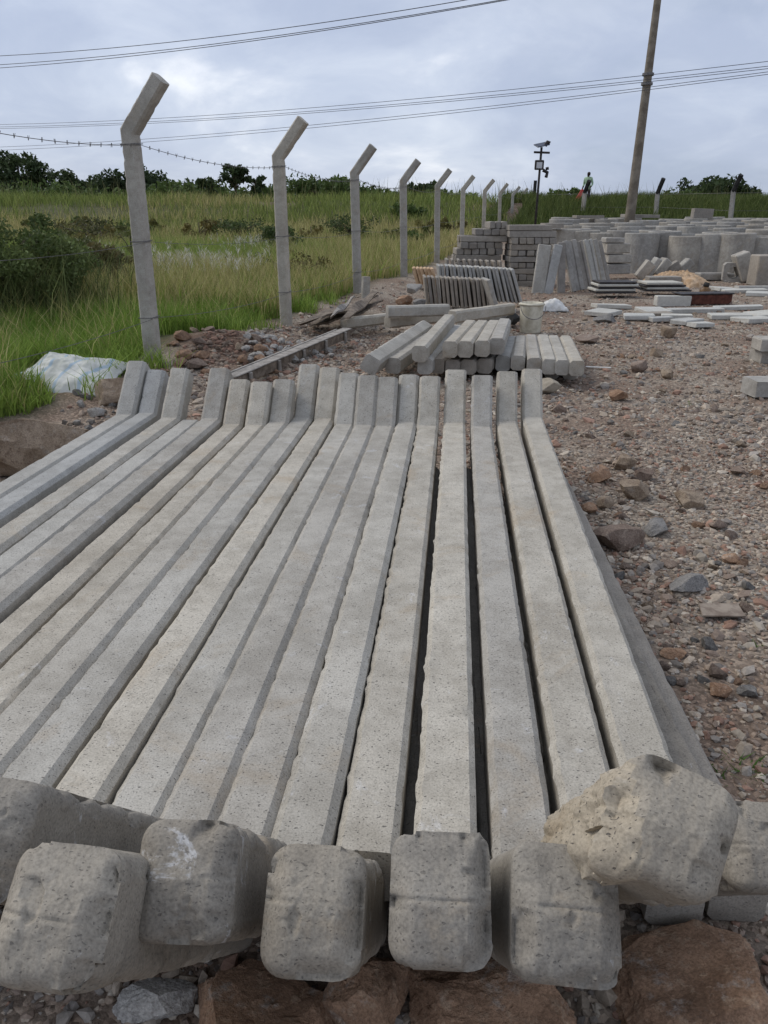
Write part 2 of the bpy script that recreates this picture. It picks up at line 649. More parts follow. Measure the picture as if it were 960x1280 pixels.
def groundmat():
    t = NT('gravelly_soil')
    v = t.coord(False)
    a = t.node('ShaderNodeAttribute')
    a.attribute_name = 'Col'
    sp = t.node('ShaderNodeSeparateColor')
    t.l.new(a.outputs['Color'], sp.inputs[0])
    n1 = t.noise(v, 0.9, 6, 0.6, 0.3)
    n2 = t.noise(v, 9, 6, 0.65)
    n3 = t.noise(v, 70, 5, 0.7)
    c = t.mix(t.mapr(n1, 0.42, 0.60), (0.205, 0.148, 0.108), (0.29, 0.243, 0.19))
    c = t.mix(t.math('MULTIPLY', t.mapr(n2, 0.45, 0.65), 0.6), c, (0.245, 0.183, 0.134))
    vo = t.vor(v, 75)
    cc = t.node('ShaderNodeSeparateColor')
    t.l.new(vo.outputs['Color'], cc.inputs[0])
    c = t.mix(1.0, c, t.ramp(cc.outputs[0], [(0, 0.62), (0.6, 1.0), (1, 1.6)]), 'MULTIPLY')
    c = t.mix(1.0, c, t.ramp(n3, [(0.3, 0.7), (0.7, 1.25)]), 'MULTIPLY')
    gs = t.mix(t.mapr(n2, 0.4, 0.6), (0.050, 0.062, 0.022), (0.11, 0.10, 0.045))
    c = t.mix(sp.outputs[0], c, gs)
    c = t.mix(t.math('MULTIPLY', sp.outputs[1], t.mapr(n2, 0.35, 0.55)), c, (0.10, 0.058, 0.038))
    h = t.math('ADD', t.math('MULTIPLY', vo.outputs['Distance'], -0.6), t.math('MULTIPLY', n3, 0.8))
    return t.finish(c, 0.96, h, 0.7, 0.012)


M['ground'] = groundmat()


# ------------------------------------------------------------------ the lie of the land
def fence_x(y):
    return -2.13 + 0.253 * (y - 7.1)


MOUND = P(295, 432, 0.15)


def land(x, y, detail=True):
    x = np.asarray(x, dtype=float)
    y = np.asarray(y, dtype=float)
    s = fence_x(y) - x                                    # > 0 on the field side
    z = 0.15 * sstep(-1.1, 0.1, s) * sstep(4.6, 6.4, y)
    z = z + 0.10 * sstep(1, 8, s)
    z = z + 0.32 * sstep(18, 33, y)
    crest = 1.55 + 0.25 * (fbm2(x * 0.08, y * 0.02, 3, 31) - 0.5)
    z = z + crest * sstep(34, 46, y + 2.5 * (fbm2(x * 0.11, y * 0.05, 3, 33) - 0.5))
    z = z - 0.4 * sstep(52, 80, y)
    z = z + 0.17 * np.exp(-(((x - MOUND[0]) / 0.75) ** 2 + ((y - MOUND[1]) / 0.65) ** 2))
    z = z + 0.12 * (fbm2(x * 0.35, y * 0.35, 3, 11) - 0.5) * sstep(2.0, 6.0, np.hypot(x, y))
    if detail:
        z = z + 0.035 * (fbm2(x * 2.6, y * 2.6, 4, 12) - 0.5) + 0.012 * (fbm2(x * 16, y * 16, 3, 13) - 0.5)
    return z


def lz(x, y):
    return float(land(np.array([x]), np.array([y]))[0])


def axis_pts(lo, hi, fine_lo, fine_hi, step, grow):
    pts = list(np.arange(fine_lo, fine_hi, step))
    d, p = step, pts[-1]
    while p < hi:
        d *= grow
        p += d
        pts.append(p)
    d, p = step, pts[0]
    left = []
    while p > lo:
        d *= grow
        p -= d
        left.append(p)
    return np.array(left[::-1] + pts)


gx = axis_pts(-1500, 1500, -2.6, 3.2, 0.03, 1.045)
gy = axis_pts(-40, 2500, 0.6, 6.0, 0.03, 1.028)
GX, GY = np.meshgrid(gx, gy)
fx, fy = GX.ravel(), GY.ravel()
fz = land(fx, fy)
sd = fence_x(fy) - fx
gm = sstep(-0.15, 0.5, sd + 0.9 * (fbm2(fx * 1.1, fy * 1.1, 4, 21) - 0.5)) * sstep(4.3, 5.2, fy + 0.6 * (fbm2(fx * 2, fy * 2, 3, 25) - 0.5) + 0.3 * sd)
gm = np.maximum(gm, sstep(35.5, 38, fy))
bare = sstep(0.56, 0.66, fbm2(fx * 0.12, fy * 0.25, 4, 27)) * sstep(35, 38, fy) * (1 - sstep(44, 46, fy)) * 0.9 * sstep(-9, -5, fx)
red = sstep(0.25, 1.0, np.exp(-(((fx - MOUND[0]) / 0.9) ** 2 + ((fy - MOUND[1]) / 0.8) ** 2)))
gcol = np.stack([gm * (1 - bare), np.maximum(bare, red), np.zeros_like(gm)], 1)
nx_, ny_ = len(gx), len(gy)
ii = (np.arange(ny_ - 1)[:, None] * nx_ + np.arange(nx_ - 1)[None, :]).ravel()
quads = np.stack([ii, ii + 1, ii + 1 + nx_, ii + nx_], 1)
g_me = mesh_np('ground', np.stack([fx, fy, fz], 1), quads.ravel(), np.full(len(quads), 4), M['ground'], True, gcol)
tag(link('ground', g_me), kind='structure')


# ------------------------------------------------------------------ bent concrete posts
def post_profile(w, h, ch, nf=4):
    """Chamfered rectangle, points with a flag telling how close to an edge they are."""
    hw, hh = w / 2, h / 2
    corners = [((hw - ch, -hh), (hw, -hh + ch)), ((hw, hh - ch), (hw - ch, hh)), ((-hw + ch, hh), (-hw, hh - ch)), ((-hw, -hh + ch), (-hw + ch, -hh))]
    pts, edge = [], []
    for i, (a, b) in enumerate(corners):
        for q in (a, b):
            pts.append(q); edge.append(1.0)
        n = corners[(i + 1) % 4][0]
        for j in range(1, nf):
            t = j / nf
            pts.append((b[0] + (n[0] - b[0]) * t, b[1] + (n[1] - b[1]) * t)); edge.append(0.0)
    return np.array(pts), np.array(edge)


def grid_profile(w, h, ch, nf):
    """Square grid squeezed into a chamfered rectangle; its rim is the profile, its inside the end face."""
    def axis(half):
        inner = np.linspace(-(1 - ch / half), 1 - ch / half, nf + 1)
        k_ = ch / half
        corner = 1 - k_ * (1 - np.array([0.30, 0.55, 0.78, 1.0]))
        return np.concatenate([-corner[::-1], inner, corner]) * half
    xs, ns = axis(w / 2), axis(h / 2)
    m = len(xs)
    Xg, Ng = np.meshgrid(xs, ns, indexing='ij')
    ex, en = w / 2 - np.abs(Xg), h / 2 - np.abs(Ng)
    pa, pb = np.clip(ch - ex, 0, None), np.clip(ch - en, 0, None)
    both = (pa > 0) & (pb > 0)
    sc_ = np.where(both, np.maximum(pa, pb) / np.maximum(np.hypot(pa, pb), 1e-9), 1.0)
    Xc = np.where(both, np.sign(Xg) * (w / 2 - ch + pa * sc_), Xg)
    Nc = np.where(both, np.sign(Ng) * (h / 2 - ch + pb * sc_), Ng)
    rim = [(i, 0) for i in range(m - 1)] + [(m - 1, j) for j in range(m - 1)] + [(i, m - 1) for i in range(m - 1, 0, -1)] + [(0, j) for j in range(m - 1, 0, -1)]
    pts = np.array([(Xc[a], Nc[a]) for a in rim])
    edge = np.array([1.0 if (ex[a] + en[a]) <= ch * 1.001 else 0.0 for a in rim])
    return pts, edge, Xc, Nc, rim


def bent_post(name, mat, L, tip, bend, w=0.112, h=0.115, ch=0.014, seed=0, step=0.025, fin=0.0, chip=0.006, crease=0.0, nf=4, wave=0.002, proll=0.0, arm_step=None, broken=0.0):
    """Shaft along +Y from 0 to L, then an arm bent upward by `bend`. Origin on the axis at the butt."""
    prof, edge = post_profile(w, h, ch, nf)
    if crease:
        prof, edge, GXc, GNc, rim = grid_profile(w, h, ch, nf)
    k = len(prof)
    pr0 = prof.copy()
    if proll:
        cr_, sr_ = math.cos(proll), math.sin(proll)
        prof = np.stack([prof[:, 0] * cr_ - prof[:, 1] * sr_, prof[:, 0] * sr_ + prof[:, 1] * cr_], 1)
    st = []                                              # (centre y, z, normal y, z, scale on the normal)
    nS = max(2, int(L / step))
    for i in range(nS):
        st.append((L * i / nS, 0.0, 0.0, 1.0, 1.0))
    if tip > 0:
        hb = bend / 2
        st.append((L, 0.0, -math.sin(hb), math.cos(hb), 1 / math.cos(hb)))
        nT = max(2, int(tip / (arm_step or step)))
        for i in range(1, nT + 1):
            s_ = 0.06 + (tip - 0.06) * i / nT
            st.append((L + math.cos(bend) * s_, math.sin(bend) * s_, -math.sin(bend), math.cos(bend), 1.0))
        ax = (math.cos(bend), math.sin(bend))
    else:
        st.append((L, 0, 0, 1, 1))
        ax = (1.0, 0.0)
    S = len(st)
    V = np.zeros((S * k, 3))
    for i, (cy_, cz_, ny2, nz2, sc) in enumerate(st):
        V[i * k:(i + 1) * k, 0] = prof[:, 0]
        V[i * k:(i + 1) * k, 1] = cy_ + prof[:, 1] * ny2 * sc
        V[i * k:(i + 1) * k, 2] = cz_ + prof[:, 1] * nz2 * sc
    E = np.tile(edge, S)
    PX = np.tile(pr0[:, 0], S)
    cen = np.repeat(np.array([[0, a[0], a[1]] for a in st]), k, 0)
    out = V - cen
    out /= np.linalg.norm(out, axis=1)[:, None]
    q = V + seed * 5.37
    n_l = fbm(q * np.array([9, 3, 9]), 3, seed) - 0.5
    n_s = fbm(q * 60, 3, seed + 3)
    d = n_l * 0.0025 + (n_s - 0.5) * 0.0012
    d -= E * chip * 2.2 * np.clip(fbm(q * np.array([22, 30, 22]), 3, seed + 9) - 0.58, 0, 1) * 2
    if fin:
        side = (PX < -w * 0.36) * E                      # squeezed-out mortar along one edge of the mould
        d += side * fin * np.clip(fbm(q * np.array([5, 42, 5]), 4, seed + 15, .7) - 0.53, 0, 1) * 4.0
    if broken:                                           # one side of the arm torn and crusted
        bs = sstep(w * 0.22, w * 0.48, V[:, 0]) * sstep(L + 0.12, L + 0.22, V[:, 1])
        d += bs * broken * (fbm(q * 26, 5, seed + 60, .62) - 0.30) * 1.9
    V += out * d[:, None]
    V[:, 0] += wave * 2 * (fbm(np.stack([V[:, 1] * 0.9 + seed * 3.3, V[:, 1] * 0 + 1.1, V[:, 1] * 0], 1), 2, seed) - 0.5)
    faces, sizes = [], []
    a = np.arange(k)
    for i in range(S - 1):
        faces.append(np.stack([i * k + a, i * k + (a + 1) % k, (i + 1) * k + (a + 1) % k, (i + 1) * k + a], 1))
    F = np.concatenate(faces)
    flat = [F.ravel()]
    sizes = [np.full(len(F), 4)]
    verts = [V]
    n0 = len(V)
    # end faces: a displaced grid on the showing ends, plain inset rings elsewhere
    for end in (0, 1):
        base = V[:k] if end == 0 else V[-k:]
        c0 = base.mean(0)
        axd = np.array([0, -1, 0]) if end == 0 else np.array([0, ax[0], ax[1]])
        prev = np.arange(k) if end == 0 else np.arange((S - 1) * k, S * k)
        if crease and end == 1:
            m = GXc.shape[0]
            idx = np.full((m, m), -1)
            for q_, a_ in enumerate(rim):
                idx[a_] = prev[q_]
            gxi, gni = GXc[1:-1, 1:-1].ravel(), GNc[1:-1, 1:-1].ravel()
            rx, rn = gxi, gni
            if proll:
                rx, rn = gxi * cr_ - gni * sr_, gxi * sr_ + gni * cr_
            nd = np.array([0, -ax[1], ax[0]])
            ptsg = np.array([0, st[-1][0], st[-1][1]]) + np.outer(rx, [1, 0, 0]) + np.outer(rn, nd)
            de = np.minimum(w / 2 - np.abs(gxi), h / 2 - np.abs(gni))
            q3 = np.stack([gxi, gni, gxi * 0 + seed * 4.7], 1)
            der = de + 0.007 * (fbm(q3 * 35, 3, seed + 40) - 0.5)
            f_in = 1 - (1 - np.clip(der / 0.015, 0, 1)) ** 2
            seam = -0.006 + 0.016 * ((seed * 0.37) % 1.0)
            up = np.clip(gni - seam, 0, None) / (h / 2)
            dn = np.clip(seam - gni, 0, None) / (h / 2)
            sx_ = sstep(0, 0.03, w / 2 - np.abs(gxi))
            o_ = 0.008 * f_in + sx_ * (0.020 - 0.024 * up - 0.012 * dn ** 2)
            line = gni - seam - 0.0035 * (fbm(q3 * np.array([22, 0, 1]), 3, seed + 31) - 0.5)
            o_ -= 0.0032 * np.exp(-(line / 0.0024) ** 2) * (0.35 + 0.65 * sstep(.3, .6, fbm(q3 * 18, 2, seed + 30)))
            o_ += 0.008 * (fbm(q3 * 20, 4, seed + 21) - 0.5) + 0.003 * (fbm(q3 * 110, 2, seed + 23) - 0.5)
            o_ -= 0.16 * np.clip(fbm(q3 * 21 + 2.2, 4, seed + 22) - 0.54, 0, 0.09) * sstep(.030, .006, de)
            o_ -= 0.06 * np.clip(fbm(q3 * 34 + 4.2, 3, seed + 24) - 0.68, 0, 0.1)
            ptsg = ptsg + np.outer(o_, axd)
            idx[1:-1, 1:-1] = n0 + np.arange((m - 2) ** 2).reshape(m - 2, m - 2)
            verts.append(ptsg)
            n0 += len(ptsg)
            qd = np.stack([idx[:-1, :-1], idx[1:, :-1], idx[1:, 1:], idx[:-1, 1:]], -1).reshape(-1, 4)
            flat.append(qd.ravel()); sizes.append(np.full(len(qd), 4))
            continue
        for si in (0.97, 0.8, 0.4):
            ring = c0 + (base - c0) * si
            ring = ring + axd * (0.005 * (1 - si ** 2))
            idx = n0 + np.arange(k)
            verts.append(ring)
            n0 += k
            ff = np.stack([prev, np.roll(prev, -1), np.roll(idx, -1), idx], 1)
            if end == 0:
                ff = ff[:, ::-1]
            flat.append(ff.ravel()); sizes.append(np.full(k, 4))
            prev = idx
        flat.append(prev if end == 1 else prev[::-1])
        sizes.append(np.array([k]))
    me = mesh_np(name, np.concatenate(verts), np.concatenate(flat), np.concatenate(sizes), mat, True)
    me.set_sharp_from_angle(angle=R(26) if not crease else R(58))
    return me


# --- top layer of the stack: nineteen posts, counted from the gravel side
far_u = [155, 183, 212, 236, 263, 290, 318, 347, 378, 405, 430, 455, 480, 508, 535, 568, 602, 634, 666]
far_v = [518, 516, 522, 526, 523, 530, 531, 527, 521, 523, 530, 531, 532, 527, 532, 528, 533, 526, 521]
tip_v = [452, 463, 461, None, 461, 475, 478, 475, 456, 460, 467, 470, 472, 469, 471, 463, 470, 465, 462]
ORD = ['first', 'second', 'third', 'fourth', 'fifth', 'sixth', 'seventh', 'eighth', 'ninth', 'tenth', 'eleventh', 'twelfth',
       'thirteenth', 'fourteenth', 'fifteenth', 'sixteenth', 'seventeenth', 'eighteenth', 'nineteenth']
BEND = R(46)
TOPZ = 0.36
dz_top = [0, .004, .008, -.006, .010, -.004, .002, .006, -.003, .004, -.002, .003, .000, .006, -.004, .003, -.002, .004, .008]
AZ = math.atan2(0.0979, 1.072)
for i in range(19):
    z = TOPZ + dz_top[i]
    B = P(far_u[i], far_v[i], z)
    near_y = 1.035 + 0.012 * math.sin(i * 2.3)
    if i == 17:
        Nn = P(727, 950, z)
    elif i == 18:
        Nn = P(803, 930, z)
    else:
        Nn = B - np.array([math.sin(AZ), math.cos(AZ), 0]) * 2.5
    d = (B - Nn)
    d[2] = 0
    d /= np.linalg.norm(d)
    if i >= 17:
        near_y = 1.14
    if i < 6:
        near_y = 1.05
    Nn = B - d * (B[1] - near_y) / d[1]
    h = 0.115
    hb = BEND / 2
    L = np.linalg.norm((B - Nn)[:2]) + (h / 2) * math.tan(hb)
    tip = 0.0
    if tip_v[i] is not None:
        rd = ray(far_u[i], tip_v[i])
        sl = rd[2] / rd[1]
        s_ = (CAM_H - z + sl * B[1]) / (math.tan(BEND) - sl)
        tip = max(0.2, s_ / math.cos(BEND)) + 0.03
    w = 0.1155 if i in (4, 7, 8, 15) else 0.112
    right_set = i >= 14
    me = bent_post('concrete_post', M['concrete_cold'] if i in (0, 1, 3) else M['concrete'], float(L), tip, BEND, w=w, seed=i + 1,
                   ch=0.016 if not right_set else 0.013, fin=0.010 if right_set else 0.004, nf=5, step=0.022, chip=0.006)
    o = link('concrete_post', me, loc=(Nn[0], Nn[1], z - h / 2), rot=(0, 0, -math.atan2(d[0], d[1])))
    n = 18 - i
    extra = 'straight armless concrete post' if tip == 0 else 'bent concrete post'
    tag(o, f"{extra} in the stack's top layer, {ORD[n]} from the gravel side", 'concrete post', 'posts in the top layer of the stack')

# --- posts below with their arms turned up at the near end
ARM = R(48)
caps = [  # image place of the arm's end, distance, axis height, roll, heading, width, height, words
    (-22, 1046, 0.95, 0.165, 0.02, R(9), 0.118, 0.142, 'concrete post with upturned end, farthest from the gravel side'),
    (72, 1144, 0.83, 0.150, 0.04, R(5), 0.122, 0.142, 'low thick concrete post with upturned end and bluish chipped edge, over dark gravel'),
    (233, 1100, 0.94, 0.168, -0.03, R(4), 0.124, 0.138, 'concrete post with upturned end bearing a white chalky chip'),
    (393, 1138, 0.93, 0.168, 0.0, R(4), 0.122, 0.146, 'concrete post with clean square upturned end, between two other ends'),
    (550, 1123, 0.93, 0.168, 0.0, R(3), 0.122, 0.150, 'concrete post with upturned end crossed by a level cast seam'),
    (706, 1141, 0.92, 0.168, 0.05, R(3), 0.128, 0.152, 'concrete post with cracked upturned end and flaking blue-grey mortar'),
    (838, 1032, 0.83, 0.200, 0.40, R(6), 0.125, 0.128, 'concrete post with rolled upturned end and rough broken tan side'),
    (955, 1058, 1.25, 0.200, 0.0, R(3), 0.122, 0.138, 'dark concrete post with upturned end on the gravel side of the stack'),
]
for j, (u, v, t, zax, roll, head, w, h, words) in enumerate(caps):
    C = PT(u, v, t)
    arm = (C[2] - zax) / math.sin(ARM)
    back = np.array([math.sin(head), math.cos(head)])
    bend_xy = C[:2] + back * arm * math.cos(ARM)
    L = 2.5 if j != 6 else 1.9
    org = bend_xy + back * L
    me = bent_post('upturned_post', M['concrete_end'], L, float(arm), ARM, w=w, h=h, ch=0.024 + 0.010 * ((j * 0.618) % 1), seed=40 + j, nf=40, step=0.05, arm_step=0.010,
                   chip=0.016, fin=0.007, crease=1.0, wave=0.001, proll=roll, broken=0.034 if j == 6 else 0.0)
    o = link('upturned_post', me)
    # local +Y heads back to the viewer's side; roll about the arm's own axis
    base = Matrix.Translation((org[0], org[1], zax)) @ Matrix.Rotation(math.pi - head, 4, 'Z')
    o.matrix_world = base
    tag(o, words, 'concrete post', 'posts with ends turned up')
    if j == 6:                                            # broken tan side of the arm
        me.materials.append(M['concrete_rough'])
        for pl_ in me.polygons:
            if pl_.center.x > w * 0.30 and pl_.center.y > L + 0.10:
                pl_.material_index = 1

# --- lowest posts whose butts show on the gravel side, and bearers further along
for j, (x, y, az, words) in enumerate([(0.605, 1.19, R(3), 'bottom post under the stack with square butt showing beside the big red rock'),
                                       (0.738, 1.20, R(3.5), 'bottom post under the stack with butt showing on the outermost gravel side')]):
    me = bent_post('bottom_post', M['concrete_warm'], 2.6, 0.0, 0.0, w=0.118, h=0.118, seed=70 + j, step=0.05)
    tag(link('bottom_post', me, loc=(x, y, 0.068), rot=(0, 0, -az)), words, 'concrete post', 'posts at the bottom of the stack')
for j, (x, y, z) in enumerate([(-0.95, 1.12, .17), (-1.15, 1.12, .17), (-1.38, 1.12, .17), (-0.98, 1.2, .055), (-1.3, 1.2, .055)]):
    me = bent_post('bottom_post', M['concrete_cold'], 2.7, 0.0, 0.0, w=0.118, h=0.118, seed=75 + j, step=0.08)
    tag(link('bottom_post', me, loc=(x, y, z), rot=(0, 0, -AZ)), 'hidden supporting post under the grass side of the stack', 'concrete post', 'posts holding up the grass side of the stack')

# --- rocks the stack rests on
bed = [  # x, y, z centre, size, material, rotz, label
    (-0.22, 0.985, 0.035, (0.25, 0.22, 0.17), 'rock_red', 0.3, 'orange-brown wedge rock propping the stack under the chalky post end'),
    (-0.035, 1.03, 0.03, (0.16, 0.16, 0.14), 'rock_red', 1.2, 'small red-brown rock half hidden under the seamed post end'),
    (0.20, 0.985, 0.03, (0.34, 0.22, 0.17), 'rock_red', -0.2, 'broad red-brown rock under the cracked post end'),
    (0.575, 1.02, 0.015, (0.34, 0.30, 0.17), 'rock_red', 0.25, 'big red-brown rock with pale broken rim on the gravel side'),
    (0.40, 0.90, 0.0, (0.17, 0.16, 0.17), 'rock_tan', 0.8, 'brown rounded rock in front of the big red rock'),
    (-0.43, 1.02, 0.01, (0.16, 0.09, 0.09), 'rubble', 0.2, 'pale lumpy stone under the low thick post end'),
    (0.30, 3.6, 0.03, (0.5, 0.3, 0.16), 'rock_brown', 0.4, 'brown rock bearing the far end of the stack on the gravel side'),
    (-0.6, 3.7, 0.03, (0.5, 0.3, 0.16), 'rock_brown', 1.0, 'brown rock bearing the far end of the stack on the grass side'),
]
for j, (x, y, z, sz, m, rz, lab) in enumerate(bed):
    me = rock_mesh('bearing_rock', 300 + j, sz, M[m], 5, 0.24, 13)
    tag(link('bearing_rock', me, loc=(x, y, z), rot=(0, 0, rz)), lab, 'rock', 'rocks under the stack')

# ------------------------------------------------------------------ big single rocks and scraps on the ground
single = [  # u, v of the base centre, width px, (aspect depth, aspect height), material, label
    (688, 492, 30, 0.9, 0.72, 'concrete_rough', 'pale rounded concrete lump beside the end of the short beams'),
    (776, 682, 64, 0.62, 0.48, 'rock_brown', 'long flat brown rock beside the post stack'),
    (862, 736, 54, 0.6, 0.42, 'rock_grey', 'pitted dark grey stone lump out on the gravel'),
    (750, 600, 28, 0.8, 0.8, 'rock_red', 'orange-red stone in the rock cluster'),
    (783, 583, 28, 0.8, 0.62, 'rock_tan', 'tan stone at the far side of the rock cluster'),
    (795, 618, 36, 0.8, 0.7, 'rock_tan', 'pale tan broken rock in the rock cluster'),
    (808, 596, 24, 0.8, 0.7, 'rock_brown', 'greyish brown rock in the rock cluster'),
    (864, 628, 34, 0.8, 0.62, 'rock_tan', 'light tan jagged rock on open gravel'),
    (736, 636, 24, 0.8, 0.65, 'rock_red', 'dull red stone close to the stack'),
    (757, 630, 22, 0.8, 0.75, 'rock_tan', 'small tan wedge stone close to the stack'),
    (825, 664, 34, 0.8, 0.55, 'rock_grey', 'flat grey stone beside the long brown rock'),
    (838, 420, 18, 0.9, 0.9, 'rock_tan', 'upright tan rock near the scattered pavers'),
    (822, 444, 14, 0.9, 0.85, 'rock_tan', 'small round tan stone before the upright rock'),
    (800, 462, 22, 0.9, 0.7, 'rock_brown', 'brown stone on the track'),
    (775, 497, 26, 0.7, 0.55, 'rock_red', 'flat reddish stone near the end of the stack'),
    (905, 864, 24, 0.8, 0.6, 'rock_red', 'reddish stone by the lower gravel'),
    (938, 862, 22, 0.8, 0.55, 'rock_grey', 'dark bluish stone by the lower gravel'),
    (845, 815, 30, 0.8, 0.35, 'rock_red', 'sunken reddish slab of rock in the gravel'),
    (835, 470, 14, 0.9, 0.9, 'rock_tan', 'orange tan pebble rock on the track'),
    (760, 400, 32, 0.6, 0.35, 'rock_grey', 'low grey rock mound behind the short beams'),
    (735, 428, 30, 0.6, 0.4, 'rock_brown', 'low brown clod behind the short beams'),
    (900, 655, 22, 0.8, 0.6, 'rock_brown', 'brown stone in the middle of the gravel'),
    (915, 700, 20, 0.8, 0.6, 'rock_red', 'dull red stone beyond the grey lump'),
    (840, 705, 20, 0.8, 0.5, 'rock_brown', 'small brown stone beside the grey lump'),
    (925, 590, 20, 0.8, 0.6, 'rock_brown', 'small brown stone out by the track'),
    (700, 512, 18, 0.8, 0.6, 'rock_brown', 'brown stone touching the far end of the stack'),
    (30, 585, 180, 0.55, 0.50, 'rock_tan', 'big flat brown boulder against the grass side of the stack'),
    (150, 500, 66, 0.75, 0.52, 'rock_tan', 'flat tan rock at the corner of the stack under the first fence post'),
    (118, 512, 20, 0.8, 0.7, 'rubble', 'white stone beside the flat tan rock'),
]
for j, (u, v, wpx, ad, ah, m, lab) in enumerate(single):
    g = P(u, v, 0.02 if u > 400 else 0.08)
    wm = wpx * np.linalg.norm(g - np.array([0, 0, CAM_H])) / 960
    me = rock_mesh('rock', 400 + j, (wm, wm * ad, wm * ah), M[m], 4 if wpx > 25 else 3, 0.2, 9)
    tag(link('rock', me, loc=(g[0], g[1] + wm * ad * 0.3, lz(g[0], g[1]) + wm * ah * 0.36), rot=(0, 0, (j * 1.7) % 0.9 - 0.4)), lab, 'rock', 'single rocks on the ground')

# loose look-alike stones scattered over the yard (shared shapes)
proto = {m: [rock_mesh('stone', 900 + k * 3 + q, (1, 0.85, 0.62), M[m], 2, 0.2, 7) for k in range(4)] for q, m in enumerate(['rock_tan', 'rock_red', 'rock_brown', 'rock_grey', 'rubble'])}
cols = {'rock_tan': 'tan', 'rock_red': 'reddish', 'rock_brown': 'brown', 'rock_grey': 'grey', 'rubble': 'pale'}


def stone(m, x, y, size, lab, grp, i, sink=0.2):
    o = link('stone', proto[m][i % 4], loc=(x, y, lz(x, y) + size * (0.31 - sink)), rot=(random.uniform(-.4, .4), random.uniform(-.4, .4), random.uniform(0, 6.28)))
    o.scale = (size, size, size)
    return tag(o, lab, 'stone', grp)


r2 = np.random.default_rng(17)
cnt = 0
while cnt < 150:                                          # gravel yard
    y = float(2.0 + 11 * r2.random() ** 1.6)
    u = float(r2.uniform(640, 1010))
    p = PY(u, 300, y)
    x = float((u - 480) / 960 * (y * _c + (CAM_H) * _s))
    edge = 0.62 + 0.09 * (y - 1.2)
    if y < 4.4 and x < edge + 0.10:
        continue
    if 6.2 < y < 9.5 and x < 2.15:
        continue
    m = ['rock_tan', 'rock_red', 'rock_brown', 'rock_brown', 'rock_grey'][int(r2.integers(5))]
    stone(m, x, y, float(r2.uniform(0.035, 0.075) * (0.8 + 0.07 * y)), f'small {cols[m]} loose stone on the gravel yard', f'loose {cols[m]} stones on the gravel yard', cnt)
    cnt += 1
for i in range(46):                                       # red soil mound by the first fence post
    u, v = float(r2.uniform(205, 345)), float(r2.uniform(415, 462))
    p = P(u, v, 0.22)
    m = ['rock_red', 'rock_red', 'rock_brown', 'rock_tan'][int(r2.integers(4))]
    stone(m, p[0], p[1], float(r2.uniform(0.06, 0.19) if i < 30 else r2.uniform(0.05, 0.09)), f'{cols[m]} stone on the red soil mound', f'{cols[m]} stones on the red soil mound', i, 0.1)
for i in range(90):                                       # pale broken concrete beside the mound
    u = float(r2.uniform(306, 415)); v = float(418 - (u - 306) * 0.06 + r2.uniform(-7, 16) * (1 if u < 380 else .6))
    p = P(u, v, 0.24)
    stone('rubble', p[0], p[1], float(r2.uniform(0.04, 0.12)), 'pale concrete rubble piece beside the red soil mound', 'concrete rubble beside the mound', i, 0.05)
for i in range(18):                                       # between the stack and the grass
    u, v = float(r2.uniform(90, 160)), float(r2.uniform(490, 520))
    p = P(u, v, 0.1)
    m = ['rock_brown', 'rock_grey', 'rubble'][int(r2.integers(3))]
    stone(m, p[0], p[1], float(r2.uniform(0.03, 0.09)), f'{cols[m]} stone between the stack and the grass', f'{cols[m]} stones between the stack and the grass', i, 0.1)

# ------------------------------------------------------------------ gravel: uncountable pebbles
def pebbles(xs, ys, size, seed, hi=True):
    n = len(xs)
    r = np.random.default_rng(seed)
    if hi:
        base, tri = ico(1)
    else:
        base = np.array([(1, 0, 0), (-1, 0, 0), (0, 1, 0), (0, -1, 0), (0, 0, 1), (0, 0, -1)], float)
        tri = np.array([(0, 2, 4), (2, 1, 4), (1, 3, 4), (3, 0, 4), (2, 0, 5), (1, 2, 5), (3, 1, 5), (0, 3, 5)])
    k = len(base)
    shapes = base[None] * (1 + r.uniform(-0.42, 0.30, (n, k, 1)))
    shapes *= np.stack([r.uniform(0.75, 1.2, n), r.uniform(0.6, 1.0, n), r.uniform(0.4, 0.75, n)], 1)[:, None, :]
    a = r.uniform(0, 6.283, n)
    tl = r.normal(0, 0.35, n)
    ca, sa, ct, stt = np.cos(a), np.sin(a), np.cos(tl), np.sin(tl)
    x0 = shapes[..., 0] * ct[:, None] - shapes[..., 2] * stt[:, None]
    z0 = shapes[..., 0] * stt[:, None] + shapes[..., 2] * ct[:, None]
    y0 = shapes[..., 1]
    X = (x0 * ca[:, None] - y0 * sa[:, None]) * size[:, None] + xs[:, None]
    Y = (x0 * sa[:, None] + y0 * ca[:, None]) * size[:, None] + ys[:, None]
    Z = z0 * size[:, None] + (land(xs, ys) + size * 0.12)[:, None]
    V = np.stack([X, Y, Z], 2).reshape(-1, 3)
    F = (tri[None] + (np.arange(n) * k)[:, None, None]).reshape(-1, 3)
    pal = np.array([(0.25, 0.193, 0.145), (0.19, 0.145, 0.113), (0.305, 0.252, 0.195), (0.17, 0.150, 0.130), (0.35, 0.305, 0.245), (0.24, 0.213, 0.183), (0.245, 0.152, 0.11)])
    patch = fbm2(xs * 1.3, ys * 1.3, 3, 51)
    pick = np.where(r.random(n) < patch, r.choice([0, 1, 2, 6], n), r.choice([2, 3, 4, 5, 1], n))
    redness = np.exp(-(((xs - MOUND[0]) / 0.9) ** 2 + ((ys - MOUND[1]) / 0.8) ** 2))
    pick = np.where(r.random(n) < redness * 1.3, r.choice([1, 6, 6, 0], n), pick)
    c = pal[pick] * r.uniform(0.86, 1.48, (n, 1))
    c *= (1 - .35 * np.clip(redness, 0, 1))[:, None]
    return V, F, np.repeat(c, k, 0)


